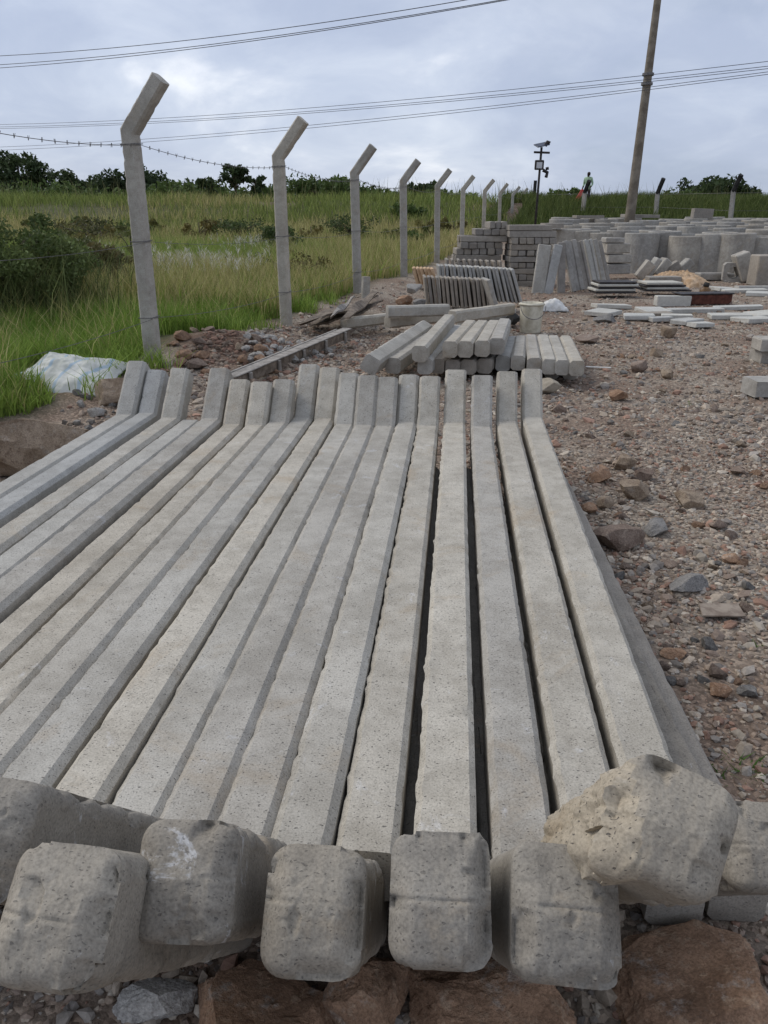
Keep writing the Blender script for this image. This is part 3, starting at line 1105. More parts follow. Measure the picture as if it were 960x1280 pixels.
def scatter_gravel():
    r = np.random.default_rng(5)
    Vs, Fs, Cs, off = [], [], [], 0
    for (n, x0, x1, y0, y1, s0, s1, hi) in [
        (15000, -0.9, 2.0, 0.72, 2.6, 0.005, 0.015, True),
        (3200, -0.9, 2.2, 0.72, 3.2, 0.013, 0.026, True),
        (22000, 0.5, 3.6, 2.5, 5.2, 0.007, 0.018, True),
        (3600, 0.4, 3.8, 2.6, 6.5, 0.014, 0.032, True),
        (26000, -2.2, 5.6, 4.3, 10.0, 0.009, 0.024, False),
        (4200, -2.4, 6.0, 4.4, 11.0, 0.020, 0.045, True),
        (14000, -2.0, 11.5, 9.5, 19.0, 0.016, 0.045, False),
        (7000, -2.3, -0.1, 6.2, 9.6, 0.008, 0.04, True),
    ]:
        x = r.uniform(x0, x1, n)
        y = y0 + (y1 - y0) * r.random(n) ** 1.15
        s = s0 * .8 + (s1 * 1.15 - s0 * .8) * r.random(n) ** 3.2
        keep = (fence_x(y) - x < -0.15 + 0.5 * (fbm2(x * 1.1, y * 1.1, 4, 21) - 0.5)) | (y < 4.6)
        cx_ = (x) / (y * _c + CAM_H * _s) * 960 + 480
        keep &= (cx_ > -60) & (cx_ < 1030)
        keep &= ~((y > 1.35) & (y < 3.9) & (x < 0.5) & (x > -1.9))       # nothing shows under the stack
        keep &= fbm2(x * 1.5, y * 1.5, 4, 61) + 0.40 * r.random(n) > 0.50
        x, y, s = x[keep], y[keep], s[keep]
        V, F, C = pebbles(x, y, s, 100 + n, hi)
        Vs.append(V); Fs.append(F + off); Cs.append(C); off += len(V)
    V, F, C = np.concatenate(Vs), np.concatenate(Fs), np.concatenate(Cs)
    o = link('gravel', mesh_np('gravel', V, F.ravel(), np.full(len(F), 3), M['pebble'], False, C))
    tag(o, 'loose brown and grey gravel strewn over the red soil yard', 'gravel', kind='stuff')


scatter_gravel()

# ------------------------------------------------------------------ fence of bent posts with wire
def fence_post_mesh(name, H, arm, seed, w=0.125, step=0.03):
    me = bent_post(name, M['concrete'], H, arm, R(40), w=w, h=w, ch=0.018, seed=seed, step=step, chip=0.008, fin=0.01, nf=3, wave=0.003)
    return me


fence = empty('wire_fence', (-2.13, 7.1, 0.1))
tag(fence, 'wire fence on tall concrete posts with arms bent over the yard', 'fence')
f_org = Vector(fence.location)
posts = [  # base u, bend u, base v, bend v, forward distance
    (-175, -215, 520, 92, 4.5),
    (192, 163, 452, 165, 7.1), (358, 348, 406, 197, 9.8), (447, 443, 371, 217, 13.4), (505, 504, 350, 227, 17.3), (546, 547, 330, 233, 21.6),
    (577, 579, 310, 237, 26.2), (604, 606, 297, 239, 31.0), (624, 625, 288, 242, 36.0), (639, 641, 284, 244, 41.0), (651, 652, 281, 245, 46.0)]
tops = []
yaw_f = -math.atan(0.253)                                  # fence heading
for i, (bu, tu, bv, tv, y) in enumerate(posts):
    base = PY(bu, bv, y)
    top = PY(tu, tv, y)
    gz = lz(base[0], base[1])
    base_z = min(base[2], gz) - 0.25
    axis = Vector(top - base).normalized()
    foot = Vector(base) + axis * ((base_z - base[2]) / axis.z)
    H = (Vector(top) - foot).length
    me = fence_post_mesh('post', H, 0.50 if i < 8 else 0.5, 200 + i, w=0.128 if i < 4 else 0.135, step=0.03 if i < 4 else 0.12)
    # local +Y runs up the post; the arm bends towards local +Z, turned to the yard side
    yard = Vector((math.cos(yaw_f), math.sin(yaw_f), 0))
    yl = axis
    zl = (yard - yl * yard.dot(yl)).normalized()
    xl = yl.cross(zl)
    mw = Matrix(((xl.x, yl.x, zl.x, foot.x - f_org.x), (xl.y, yl.y, zl.y, foot.y - f_org.y), (xl.z, yl.z, zl.z, foot.z - f_org.z), (0, 0, 0, 1)))
    p_o = link('post', me, fence)
    p_o.matrix_local = mw
    if i == 1:
        p_o['label'] = 'tallest concrete post leaning beside the stack, chipped arm'
    tops.append((foot, axis, H, base_z))
    if i in (1, 2, 3, 4):                                   # tie wires round the post
        for fr in (0.955, 0.60, 0.30):
            yy = H * fr
            a = 0.066
            mb = MB().tube([(-a, yy, -a), (a, yy + .006, -a), (a, yy + .012, a), (-a, yy + .004, a), (-a, yy, -a)], 0.004, 5)
            mb.build('wire_tie', M['wire'], p_o)


def strand(level, barbed, rad, first, last, sag=0.05):
    mb = MB()
    for i in range(first, last):
        (f0, a0, H0, _), (f1, a1, H1, _) = tops[i], tops[i + 1]
        p0 = f0 + a0 * (H0 * level) + Vector((0.07, 0, 0))
        p1 = f1 + a1 * (H1 * level) + Vector((0.07, 0, 0))
        n = 16
        pts = [p0.lerp(p1, k / n) - Vector((0, 0, sag * 4 * (k / n) * (1 - k / n))) - f_org for k in range(n + 1)]
        mb.tube(pts, rad * (1 if i < 4 else 1.5), 5, False)
        if barbed and i < 4:
            Ls = (p1 - p0).length
            m = int(Ls / 0.13)
            for k in range(1, m):
                q = pts[min(n, int(k / m * n))].lerp(pts[min(n, int(k / m * n) + 1)], (k / m * n) % 1)
                for s_ in (1, -1):
                    dv = Vector((random.uniform(-.3, .3), random.uniform(-.3, .3), s_)).normalized() * 0.016
                    mb.tube([q - dv, q + dv + Vector((.006 * s_, .006, 0))], 0.0022, 4)
    return mb


for lev, barb, rad, a, b, sg in ((0.955, True, 0.0026, 0, 10, 0.07), (0.60, False, 0.0021, 0, 10, 0.05), (0.30, False, 0.0026, 0, 7, 0.05)):
    o = strand(lev, barb, rad, a, b, sg).build('barbed_wire' if barb else 'wire_strand', M['wire'], fence)

# corner bracing at the far end
corner = empty('fence_corner', PY(664, 286, 47))
tag(corner, 'black-topped corner post with two slanting brace poles at the far fence end', 'fence post')
co = Vector(corner.location)
MB().tube([(0, 0, -.6), (0.05, 0, 2.35)], 0.085, 8).build('post', M['concrete_warm'], corner)
MB().tube([(0.05, 0, 1.75), (0.06, -0.03, 2.55)], 0.095, 8).build('black_top', M['black_and_shade'], corner)
MB().tube([(-0.55, -0.3, -.5), (0.0, 0, 1.75)], 0.09, 8).build('brace', M['wood_grey'], corner)
MB().tube([(2.0, -0.2, -.5), (0.1, 0, 1.1)], 0.08, 8).build('brace', M['wood_grey'], corner)

# back fence: same posts seen end-on, arms bent towards the yard, coloured black for their shaded undersides
back = empty('back_fence', PY(820, 280, 40))
tag(back, 'row of separate concrete fence posts with shade-darkened arms in front of the grassy bank', 'fence')
bo = Vector(back.location)
back_tops = []
for k, (bu, bv, tu, tv, y) in enumerate([(727, 282, 731, 240, 41), (819, 280, 822, 241, 40), (912, 288, 917, 238, 37)]):
    base, top = PY(bu, bv, y), PY(tu, tv, y)
    base[2] = min(base[2], lz(base[0], base[1])) - 0.2
    o = empty('post', Vector(base) - bo)
    o.parent = back
    tvv = Vector(top - base)
    mb = MB()
    v_, f_ = tube_data([(0, 0, 0), tvv * 0.5, tvv], 0.115, 4)
    mb.add(v_, f_).build('shaft', M['concrete_ring'], o)
    e2 = tvv + Vector((0.10, -0.32, 0.62 if k != 0 else 0.5))
    MB().tube([tvv * 0.985, tvv + (e2 - tvv) * .5, e2], 0.11, 6).build('arm', M['black_and_shade'], o)  # shade under the bent arm given as black colour
    back_tops.append((Vector(base), Vector(base) + tvv))
for fr in (0.95, 0.6):
    pts = [a + (b - a) * fr - bo for a, b in back_tops]
    pts = [co - bo + Vector((0, 0, 1.9 * fr))] + pts + [pts[-1] + Vector((6, -2, 0))]
    MB().tube(pts, 0.006, 4, False).build('wire_strand', M['wire'], back)

# ------------------------------------------------------------------ utility pole and cables
pb = PY(785, 290, 30)
pt_ = PY(822, 0, 30)
dirp = Vector(pt_ - pb).normalized()
pole = empty('utility_pole', pb)
tag(pole, 'tall bare leaning wooden utility pole rising behind the concrete rings', 'utility pole')
Ltot = (Vector(pt_) - Vector(pb)).length * 1.22
MB().tube([dirp * (Ltot * k / 10 - 0.3) for k in range(11)], [0.19 - 0.008 * k for k in range(11)], 12).build('shaft', M['pole'], pole, smooth=True)
for hh, ln in ((0.66, 0.20), (0.70, 0.22)):
    q = dirp * (Vector(pt_) - Vector(pb)).length * hh
    MB().tube([q + Vector((0, 0, -.04)), q + Vector((0, 0, .04))], 0.2, 12).build('strap', M['wire'], pole)
cables = [  # left sight line + distance, right sight line + distance, sag, words
    ((0, 72), 20, (600, 0), 14.5, 'thin upper cable crossing the sky corner above the first fence post'),
    ((0, 83), 20.4, (638, 1), 14.6, 'upper of the close cable pair above the first fence post'),
    ((0, 87), 20.6, (645, 1), 14.7, 'lower of the close cable pair above the first fence post'),
    ((0, 158), 44, (960, 81), 25, 'topmost cable of the bundle running past the utility pole'),
    ((0, 161), 44, (960, 87), 25, 'second cable of the bundle running past the utility pole'),
    ((0, 163), 44.5, (960, 90), 25.2, 'third cable of the bundle running past the utility pole'),
    ((0, 186), 46, (960, 94), 25.5, 'low slack cable crossing under the bundle at the utility pole'),
    ((0, 190), 46, (960, 97), 25.7, 'lowest cable crossing behind the bent fence arms'),
]
for (a, ya, b, yb, words) in cables:
    A, B = Vector(PY(*a, ya)), Vector(PY(*b, yb))
    A2, B2 = A + (A - B) * 0.35, B + (B - A) * 0.35
    n = 24
    sg = 0.9 if ya > 30 else 0.35
    pts = []
    for k in range(n + 1):
        t = k / n
        p = A2.lerp(B2, t)
        pts.append(p - Vector((0, 0, sg * (4 * t * (1 - t) - 0.75))))
    tag(MB().tube(pts, 0.0085 if ya > 30 else 0.0065, 5, False).build('power_cable', M['cable']), words, 'cable', 'overhead cables')

# ------------------------------------------------------------------ solar flood light mast
ml = PY(668, 292, 30)
mast = empty('light_mast', ml)
tag(mast, 'slim black mast with solar panel, square floodlight and small camera', 'light mast')
top = Vector(PY(677, 184, 30)) - Vector(ml)
MB().tube([(0, 0, -.3), top * .5, top], 0.042, 8).build('pole', M['darksteel'], mast, smooth=True)
pn = MB().box((-.24, -.16, -.015), (.24, .16, .015), 0.006).build('solar_panel', M['panelglass'], mast, loc=top + Vector((0.0, 0, .08)), rot=(0.35, -0.2, 0.3))
MB().tube([top + Vector((.12, 0, .05)), top + Vector((.20, 0, .16)), top + Vector((.28, 0, .12))], 0.07, 8).build('lamp_head', M['darksteel'], mast)
MB().tube([top + Vector((-.26, 0, -.16)), top + Vector((.3, 0, -.18))], 0.04, 6).build('cross_arm', M['darksteel'], mast)
fl = MB().box((-.16, -.06, -.16), (.16, .06, .16), 0.02).build('floodlight', M['darksteel'], mast, loc=top + Vector((-.06, -.1, -.58)), rot=(0.15, 0, -.1))
MB().box((-.10, -.075, -.10), (.10, -.062, .10)).build('lens', M['lampglass'], fl)
MB().tube([top + Vector((.10, 0, -.74)), top + Vector((.26, -.02, -.82)), top + Vector((.22, -.05, -.98))], 0.06, 8).build('camera', M['darksteel'], mast)
MB().tube([top + Vector((.20, 0, -.70)), top + Vector((.30, -.03, -.68))], 0.05, 8).build('camera', M['darksteel'], mast)


# ------------------------------------------------------------------ short thick beams
def beam_mesh(L, w, h, seed, mat):
    return bent_post('short_beam', mat, L, 0.0, 0.0, w=w, h=h, ch=0.022, seed=seed, step=0.06, chip=0.01, nf=2, wave=0.003)


beams = [
    # near bottom (u,v), far top (u,v), underside height, w, h, material, label
    ((463, 467), (531, 402), 0.05, .15, .15, 'concrete_cold', 'short beam tilted on the grass side of the beam heap, dark chamfered end'),
    ((491, 467), (538, 416), 0.00, .14, .14, 'concrete', 'short beam lying low under the tilted one'),
    ((524, 453), (561, 393), 0.14, .13, .14, 'concrete', 'short beam raised on the heap with its end clear of the ground'),
    ((531, 468), (571, 406), 0.02, .13, .14, 'concrete_cold', 'bluish short beam slanting down between raised and bundled beams'),
    ((562, 447), (588, 400), 0.16, .13, .14, 'concrete', 'top bundle beam next to the bluish slanting beam'),
    ((581, 447), (603, 400), 0.16, .13, .14, 'concrete', 'second beam of the top bundle'),
    ((602, 446), (618, 400), 0.16, .13, .14, 'concrete', 'third beam of the top bundle'),
    ((620, 443), (631, 398), 0.17, .135, .14, 'concrete', 'last beam of the top bundle with broken end'),
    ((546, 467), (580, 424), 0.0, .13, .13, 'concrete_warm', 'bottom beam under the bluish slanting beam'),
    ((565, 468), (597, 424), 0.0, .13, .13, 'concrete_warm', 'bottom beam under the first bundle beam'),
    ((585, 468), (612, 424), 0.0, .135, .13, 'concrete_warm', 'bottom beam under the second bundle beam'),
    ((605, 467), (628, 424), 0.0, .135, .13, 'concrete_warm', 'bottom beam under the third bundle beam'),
    ((628, 464), (641, 420), 0.0, .13, .14, 'concrete_cold', 'single beam squeezed beside the broken ended bundle beam'),
    ((647, 463), (651, 419), 0.03, .125, .13, 'concrete', 'first beam of the flat row beside the bundle'),
    ((667, 466), (664, 418), 0.03, .125, .13, 'concrete', 'second beam of the flat row'),
    ((686, 468), (679, 418), 0.03, .125, .13, 'concrete', 'third beam of the flat row'),
    ((702, 469), (692, 419), 0.03, .12, .13, 'concrete', 'fourth beam of the flat row'),
    ((720, 470), (707, 419), 0.03, .125, .13, 'concrete', 'last beam of the flat row on the open gravel side'),
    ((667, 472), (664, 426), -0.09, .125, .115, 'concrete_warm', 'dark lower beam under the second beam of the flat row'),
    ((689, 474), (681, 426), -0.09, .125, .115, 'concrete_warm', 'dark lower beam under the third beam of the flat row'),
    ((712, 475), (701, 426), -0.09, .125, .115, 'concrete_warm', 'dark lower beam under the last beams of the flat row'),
    ((484, 397), (560, 380), 0.14, .13, .14, 'concrete', 'upper beam lying crosswise behind the heap'),
    ((484, 410), (580, 386), 0.0, .13, .14, 'concrete', 'lower beam lying crosswise behind the heap'),
    ((430, 411), (489, 391), 0.0, .13, .13, 'concrete', 'crosswise beam nearest the broken planks'),
    ((565, 404), (639, 379), 0.12, .13, .14, 'concrete', 'upper crosswise beam running towards the bucket'),
    ((577, 412), (640, 385), 0.0, .13, .13, 'concrete_cold', 'lower crosswise beam running towards the bucket'),
]
for j, (a, b, z0, w, h, m, lab) in enumerate(beams):
    zg = 0.08 if z0 > -0.05 else 0.10
    A = P(*a, z0 + zg)
    B = P(*b, z0 + zg + h)
    d = B - A
    d[2] = 0
    L = np.linalg.norm(d)
    o = link('short_beam', beam_mesh(float(L), w, h, 500 + j, M[m]), loc=(A[0], A[1], z0 + zg + h / 2), rot=(0, 0, -math.atan2(d[0], d[1])))
    if j == 0:
        o.rotation_euler[1] = 0.5
    tag(o, lab, 'concrete beam', 'short concrete beams heaped behind the stack')
stub = P(456, 374, 0.15)
tag(link('short_beam', beam_mesh(0.5, 0.13, 0.13, 560, M['concrete_ring']), loc=(stub[0], stub[1], lz(*stub[:2]) - .1), rot=(R(86), R(3), 0.1)), 'stub of beam standing upright beside a fence post', 'concrete beam')

# ------------------------------------------------------------------ formwork tray
fa, fb = P(286, 484, 0.03), P(431, 427, 0.03)
fd = fb - fa
fL = float(np.linalg.norm(fd[:2]))
form = empty('formwork_tray', (fa[0], fa[1], lz(fa[0], fa[1]) + 0.03), (R(1.2), 0, -math.atan2(fd[0], fd[1])))
tag(form, 'long weathered timber formwork tray with upright studs behind the stack', 'formwork')
for sx in (-0.10, 0.06):
    MB().box((sx - .014, 0, 0.0), (sx + .014, fL, 0.085), 0.004).build('side_board', M['wood'] if sx > 0 else M['wood_grey'], form)
MB().box((-.030, -.02, 0.089), (0.085, fL + .02, 0.101), 0.004).build('top_board', M['wood_grey'], form)
for k in range(5):
    MB().box((0.078, fL * (0.08 + .21 * k), -.03), (0.10, fL * (0.08 + .21 * k) + .045, 0.087), 0.004).build('stud', M['wood_grey'], form)

# ------------------------------------------------------------------ broken planks by the third fence post
pl = [((388, 402), (463, 373), .10, .30, 'wide broken plank sheet on top of the plank pile'),
      ((400, 405), (468, 378), .02, .26, 'splintered plank at the bottom of the plank pile'),
      ((415, 396), (440, 372), .20, .05, 'narrow batten lying across the plank pile'),
      ((432, 398), (466, 366), .16, .10, 'plank end sticking up from the plank pile')]
for j, (a, b, z, w, lab) in enumerate(pl):
    A, B = P(*a, z + .1), P(*b, z + .16)
    d = B - A
    L = float(np.linalg.norm(d))
    n = 12
    mb = MB()
    vv, ff = [], []
    for i in range(n + 1):
        for s_, zz in ((-1, -.012), (1, -.012), (1, .012), (-1, .012)):
            e = (random.uniform(-.05, .05) if i in (0, n) else random.uniform(-.006, .006))
            vv.append((s_ * w / 2 * (1 + random.uniform(-.06, .06)), L * i / n + e, zz + .03 * math.sin(i * .6 + s_)))
    for i in range(n):
        for q in range(4):
            ff.append((i * 4 + q, i * 4 + (q + 1) % 4, i * 4 + 4 + (q + 1) % 4, i * 4 + 4 + q))
    ff += [(3, 2, 1, 0), tuple(n * 4 + q for q in range(4))]
    tag(mb.add(vv, ff).build('plank', M['wood'] if j != 2 else M['wood_grey'], loc=A, rot=(math.asin((B[2] - A[2]) / L), 0.15 * (j - 1), -math.atan2(d[0], d[1]))), lab, 'plank', 'broken planks by the fence')

# ------------------------------------------------------------------ rows of thin slabs standing on edge
_slabs = {}


def slab_mesh(lx, ly, lz_, mat, bev=0.008):
    key = (round(lx, 3), round(ly, 3), round(lz_, 3), mat)
    if key not in _slabs:
        n = max(2, int(max(lx, ly, lz_) / 0.16))
        v, f = cbox_data((lx, ly, lz_), bev)
        v = np.array(v)
        v += (np.random.default_rng(len(_slabs)).random(v.shape) - .5) * min(0.012, min(lx, ly, lz_) * .14)
        _slabs[key] = mesh_py('slab', v, f, M[mat], False)
    return _slabs[key]


def slab_row(n, ua, va, ub, vb, z, hgt, thick, depth, lean, mat, lab, grp, tops=None):
    A, B = P(ua, va, z), P(ub, vb, z)
    for i in range(n):
        t = i / (n - 1)
        p = A + (B - A) * t
        ln = lean(t) + random.uniform(-.02, .02)
        o = link('edge_slab', slab_mesh(thick, depth, hgt, mat), loc=(p[0] + math.sin(ln) * hgt / 2, p[1] + depth / 2 + random.uniform(-.015, .015), p[2] + math.cos(ln) * hgt / 2 + .02),
                 rot=(random.uniform(-.02, .02), ln, random.uniform(-.03, .03)))
        tag(o, f'{lab}, {ORD[n - 1 - i] if n - 1 - i < 19 else "last"} from the bucket side', 'slab', grp)


slab_row(15, 535, 384, 612, 389, 0.10, 0.42, 0.042, 0.42, lambda t: -0.13 - 0.05 * t, 'concrete_warm', 'rust-stained thin slab standing on edge in the front slab row', 'slabs in the front row')
slab_row(20, 553, 376, 652, 381, 0.12, 0.52, 0.040, 0.42, lambda t: -0.12 - 0.20 * t, 'concrete_cold', 'grey thin slab standing on edge in the rear slab row', 'slabs in the rear row')
slab_row(10, 562, 352, 628, 356, 0.12, 0.42, 0.05, 0.42, lambda t: -0.14, 'concrete_warm', 'thin slab glimpsed behind the rear slab row', 'slabs behind the rear row')
slab_row(6, 523, 357, 546, 358, 0.12, 0.32, 0.06, 0.35, lambda t: -0.3, 'tansack', 'tan brown slab in the small row by the grass', 'slabs in the tan row')
o = link('edge_slab', slab_mesh(0.06, 0.45, 0.46, 'concrete_ring'), loc=P(620, 392, .1) + np.array([-.07, .2, .24]), rot=(0, -.36, 0.1))
tag(o, 'wide pale slab leaning against the end of the front row', 'slab')
for (u, v, w, m, lab) in ((505, 381, .26, 'rock_red', 'red-brown stone between the planks and slab rows'), (518, 366, .28, 'concrete_ring', 'pale block at the end of the slab rows'), (524, 383, .2, 'rock_grey', 'dark stone below the pale block')):
    p = P(u, v, 0.12)
    me = rock_mesh('rock', int(u), (w, w * .8, w * .62), M[m], 3, 0.15)
    tag(link('rock', me, loc=(p[0], p[1], p[2] + w * .24)), lab, 'rock')

# ------------------------------------------------------------------ cross-stacked blocks
def stack(levels, lab_b, lab_l, grp):
    """levels: list of (kind, u0, u1, v_top, v_bottom, y)."""
    for li, (kind, u0, u1, v0, v1, y) in enumerate(levels):
        a, b = PY(u0, v1, y), PY(u1, v0, y)
        hh = float(b[2] - a[2])
        wtot = float(b[0] - a[0])
        zc_ = float((a[2] + b[2]) / 2)
        if kind == 'beam':
            dep = 0.16
            for q in range(5):
                o = link('stacked_block', slab_mesh(wtot, dep - .012, hh - .006, 'concrete_warm', .012), loc=((a[0] + b[0]) / 2 + random.uniform(-.02, .02), y + dep / 2 + q * dep, zc_), rot=(0, 0, random.uniform(-.02, .02)))
                tag(o, f'{lab_l}, {ORD[li]} course from the top, {ORD[q]} row back', 'concrete block', grp)
        else:
            n = kind
            ww = wtot / n
            for q in range(n):
                off = random.uniform(-.04, .03)
                o = link('stacked_block', slab_mesh(ww - .014, 0.80, hh - .006, 'concrete_warm', .012), loc=(a[0] + ww * (q + .5), y + .40 + off, zc_ + random.uniform(-.002, .002)), rot=(0, 0, random.uniform(-.02, .02)))
                tag(o, f'{lab_b}, {ORD[li]} course from top, {ORD[q]} from the fence side', 'concrete block', grp)


s1, s2 = 17.0, 16.6
stack([(3, 611, 635, 277, 286, s1), (4, 594, 635, 286, 294.5, s1), ('beam', 575, 634, 294.5, 303, s1), (5, 575, 629, 303, 310.5, s1), (6, 570, 629, 310.5, 319, s1),
       ('beam', 568, 626, 319, 327, s1), (6, 569, 626, 327, 335, s1), ('beam', 569, 626, 335, 343, s1), (6, 570, 627, 343, 351, s1), ('beam', 569, 626, 351, 360, s1)],
      'square-ended block, cross stack nearer the fence', 'long block, stack nearer the fence', 'blocks of the stack nearer the fence')
stack([('beam', 637, 692, 281, 288.5, s2), ('beam', 637, 697, 288.5, 297, s2), (6, 639, 697, 297, 305.5, s2), ('beam', 638, 690, 305.5, 313, s2), (5, 637, 690, 313, 320.5, s2),
       ('beam', 636, 690, 320.5, 328, s2), (5, 637, 690, 328, 335.5, s2), ('beam', 637, 690, 335.5, 343, s2), (5, 637, 690, 343, 351, s2), ('beam', 637, 690, 351, 358.5, s2), (5, 637, 690, 358.5, 366, s2)],
      'square-ended block, cross stack behind leaning slabs', 'long block, stack behind leaning slabs', 'blocks of the stack behind the leaning slabs')

# long slabs leaning on the stacks
lean = [  # base u0,u1,v ; top u ; top v ; y ; material ; label
    (664, 680, 368, 681, 306, 15.2, 'concrete_cold', 'long grey slab leaning on the block stack, first from the slab rows'),
    (679, 690, 369, 698, 306, 15.2, 'concrete_cold', 'narrow slab leaning outward from the block stack'),
    (696, 706, 367, 702, 303, 15.3, 'concrete_warm', 'narrow tan slab standing behind the outward leaner'),
    (714, 731, 364, 711, 300, 15.4, 'concrete_ring', 'wide channelled slab leaning towards the block stack'),
    (729, 740, 362, 722, 301, 15.7, 'concrete_warm', 'dark narrow slab behind the wide channelled slab'),
    (741, 752, 360, 734, 299, 15.8, 'concrete_cold', 'tall grey slab leaning towards the channelled one'),
    (753, 759, 359, 743, 299, 15.9, 'concrete_ring', 'thin pale edged slab last in the leaning group'),
    (759, 764, 358, 749, 301, 16.1, 'concrete_warm', 'thin dark slab behind the pale edged one'),
]
for j, (u0, u1, v, ut, vt, y, m, lab) in enumerate(lean):
    a, b = PY(u0, v, y), PY(u1, v, y)
    c_ = PY(ut, vt, y + 0.18)
    mid = (a + b) / 2
    ax_ = Vector(c_ - mid)
    L = ax_.length
    w = float(b[0] - a[0])
    mb = MB().box((-w / 2, -.035, 0), (w / 2, .035, L), 0.012)
    if 'channelled' in lab:
        mb = MB().box((-w / 2, -.05, 0), (-w / 6, .035, L), 0.012).box((w / 6, -.04, 0), (w / 2, .035, L - .01), 0.012).box((-w / 6 + .002, -.02, 0.01), (w / 6 - .002, .03, L - .02), 0.004)
    o = mb.build('leaning_slab', M[m])
    q = ax_.to_track_quat('Z', 'Y').to_euler()
    o.rotation_euler = q
    # keep the broad face to the yard
    zl = ax_.normalized()
    xl = (Vector((1, 0.15, 0)) - zl * zl.dot(Vector((1, 0.15, 0)))).normalized()
    yl = zl.cross(xl)
    o.matrix_world = Matrix(((xl.x, yl.x, zl.x, mid[0]), (xl.y, yl.y, zl.y, mid[1]), (xl.z, yl.z, zl.z, mid[2]), (0, 0, 0, 1)))
    tag(o, lab, 'slab', 'long slabs leaning on the block stack')

# pile of thick blocks in front of the rings
for k, (v0, v1, u0, u1) in enumerate([(297, 304, 758, 782), (304, 317, 758, 789), (318.5, 329, 759, 790), (330, 343, 759, 789)]):
    a, b = PY(u0, v1, 18.6), PY(u1, v0, 18.6)
    o = link('thick_block', slab_mesh(float(b[0] - a[0]), 0.5, float(b[2] - a[2]) - .012, 'concrete_ring', .015), loc=((a[0] + b[0]) / 2, 18.85, (a[2] + b[2]) / 2), rot=(0, 0, 0.03 * (k % 3 - 1)))
    tag(o, f'thick block in the neat pile before the concrete rings, {["top", "second from top", "third from top", "bottom"][k]}', 'concrete block', 'blocks piled before the rings')

# ------------------------------------------------------------------ concrete pipe rings
def ring_mesh(ro, ri, h, n=28):
    v, f = [], []
    prof = [(ro, 0), (ro, h - .02), (ro - .015, h), (ri + .015, h), (ri, h - .02), (ri, 0)]
    for k in range(n):
        a = 2 * math.pi * k / n
        for (r_, z_) in prof:
            v.append((r_ * math.cos(a), r_ * math.sin(a), z_))
    m = len(prof)
    for k in range(n):
        for j in range(m):
            a0, a1 = k * m + j, k * m + (j + 1) % m
            b0, b1 = ((k + 1) % n) * m + j, ((k + 1) % n) * m + (j + 1) % m
            f.append((a0, b0, b1, a1))
    return mesh_py('ring', v, f, M['concrete_ring'], False)


rings = [ring_mesh(.43, .355, .96), ring_mesh(.41, .335, .99), ring_mesh(.46, .38, .91), ring_mesh(.44, .36, .87)]
front = [(800, 20.6), (828, 20.9), (857, 20.2), (888, 20.0), (919, 19.6), (952, 19.7), (985, 19.4), (775, 21.4), (750, 21.6), (728, 21.8), (705, 21.9)]
cnt = 0
spots = []
for (u, y) in front:
    spots.append(((u - 480) / 960 * (y * _c + CAM_H * _s * .7), y, 0))
for row in range(11):
    y = 21.9 + row * 1.12
    x0 = (688 - 480) / 960 * y * 1.03 - .2
    x1 = (985 - 480) / 960 * y * 1.03
    n = int((x1 - x0) / 1.08)
    for k in range(n + 1):
        x = x0 + k * 1.08 + (row % 2) * .5
        if any((x - a) ** 2 + (y - b) ** 2 < 0.82 for a, b, _ in spots[:len(front)]):
            continue
        spots.append((x, y, row + 1))
xs_front = sorted(a for a, b, c in spots if c == 0)
for k, (x, y, fr) in enumerate(spots):
    j1, j2 = (0, 0) if fr == 0 else (random.uniform(-.05, .05), random.uniform(-.05, .05))
    o = link('pipe_ring', rings[(k * 7 + k // 5) % 4] if fr else rings[k % 3], loc=(x + j1, y + j2, lz(x, y) - .01), rot=(random.uniform(-.02, .02), random.uniform(-.02, .02), random.uniform(0, 6)))
    tag(o, f'upright concrete pipe ring in the front rank, {ORD[xs_front.index(x)]} from the block stack side' if fr == 0 else f'upright concrete pipe ring packed in the {ORD[fr - 1]} rank behind the front rank', 'concrete ring',
        'pipe rings in the front rank' if fr == 0 else f'pipe rings in the {ORD[fr - 1]} rank behind the front')
for k, (u, v, y, sx, sy, sz, ry, lab) in enumerate([(877, 272, 30, .72, .3, .34, 0.03, 'flat box-like block lying on top of the rings'),
                                                   (690, 282, 21.6, .5, .5, .12, 0.0, 'pale slab lid on the rings beside the block stack'),
                                                   (735, 272, 30, 1.0, .6, .1, 0.0, 'long pale slab resting on far rings'),
                                                   (800, 270.5, 31, 1.3, .6, .12, 0.02, 'second long slab resting on far rings')]):
    p = PY(u, v, y)
    p[2] = max(p[2], lz(p[0], y) + 0.97 + sz / 2)
    tag(link('lid_slab', slab_mesh(sx, sy, sz, 'concrete_warm'), loc=p, rot=(0, ry, .05)), lab, 'slab')

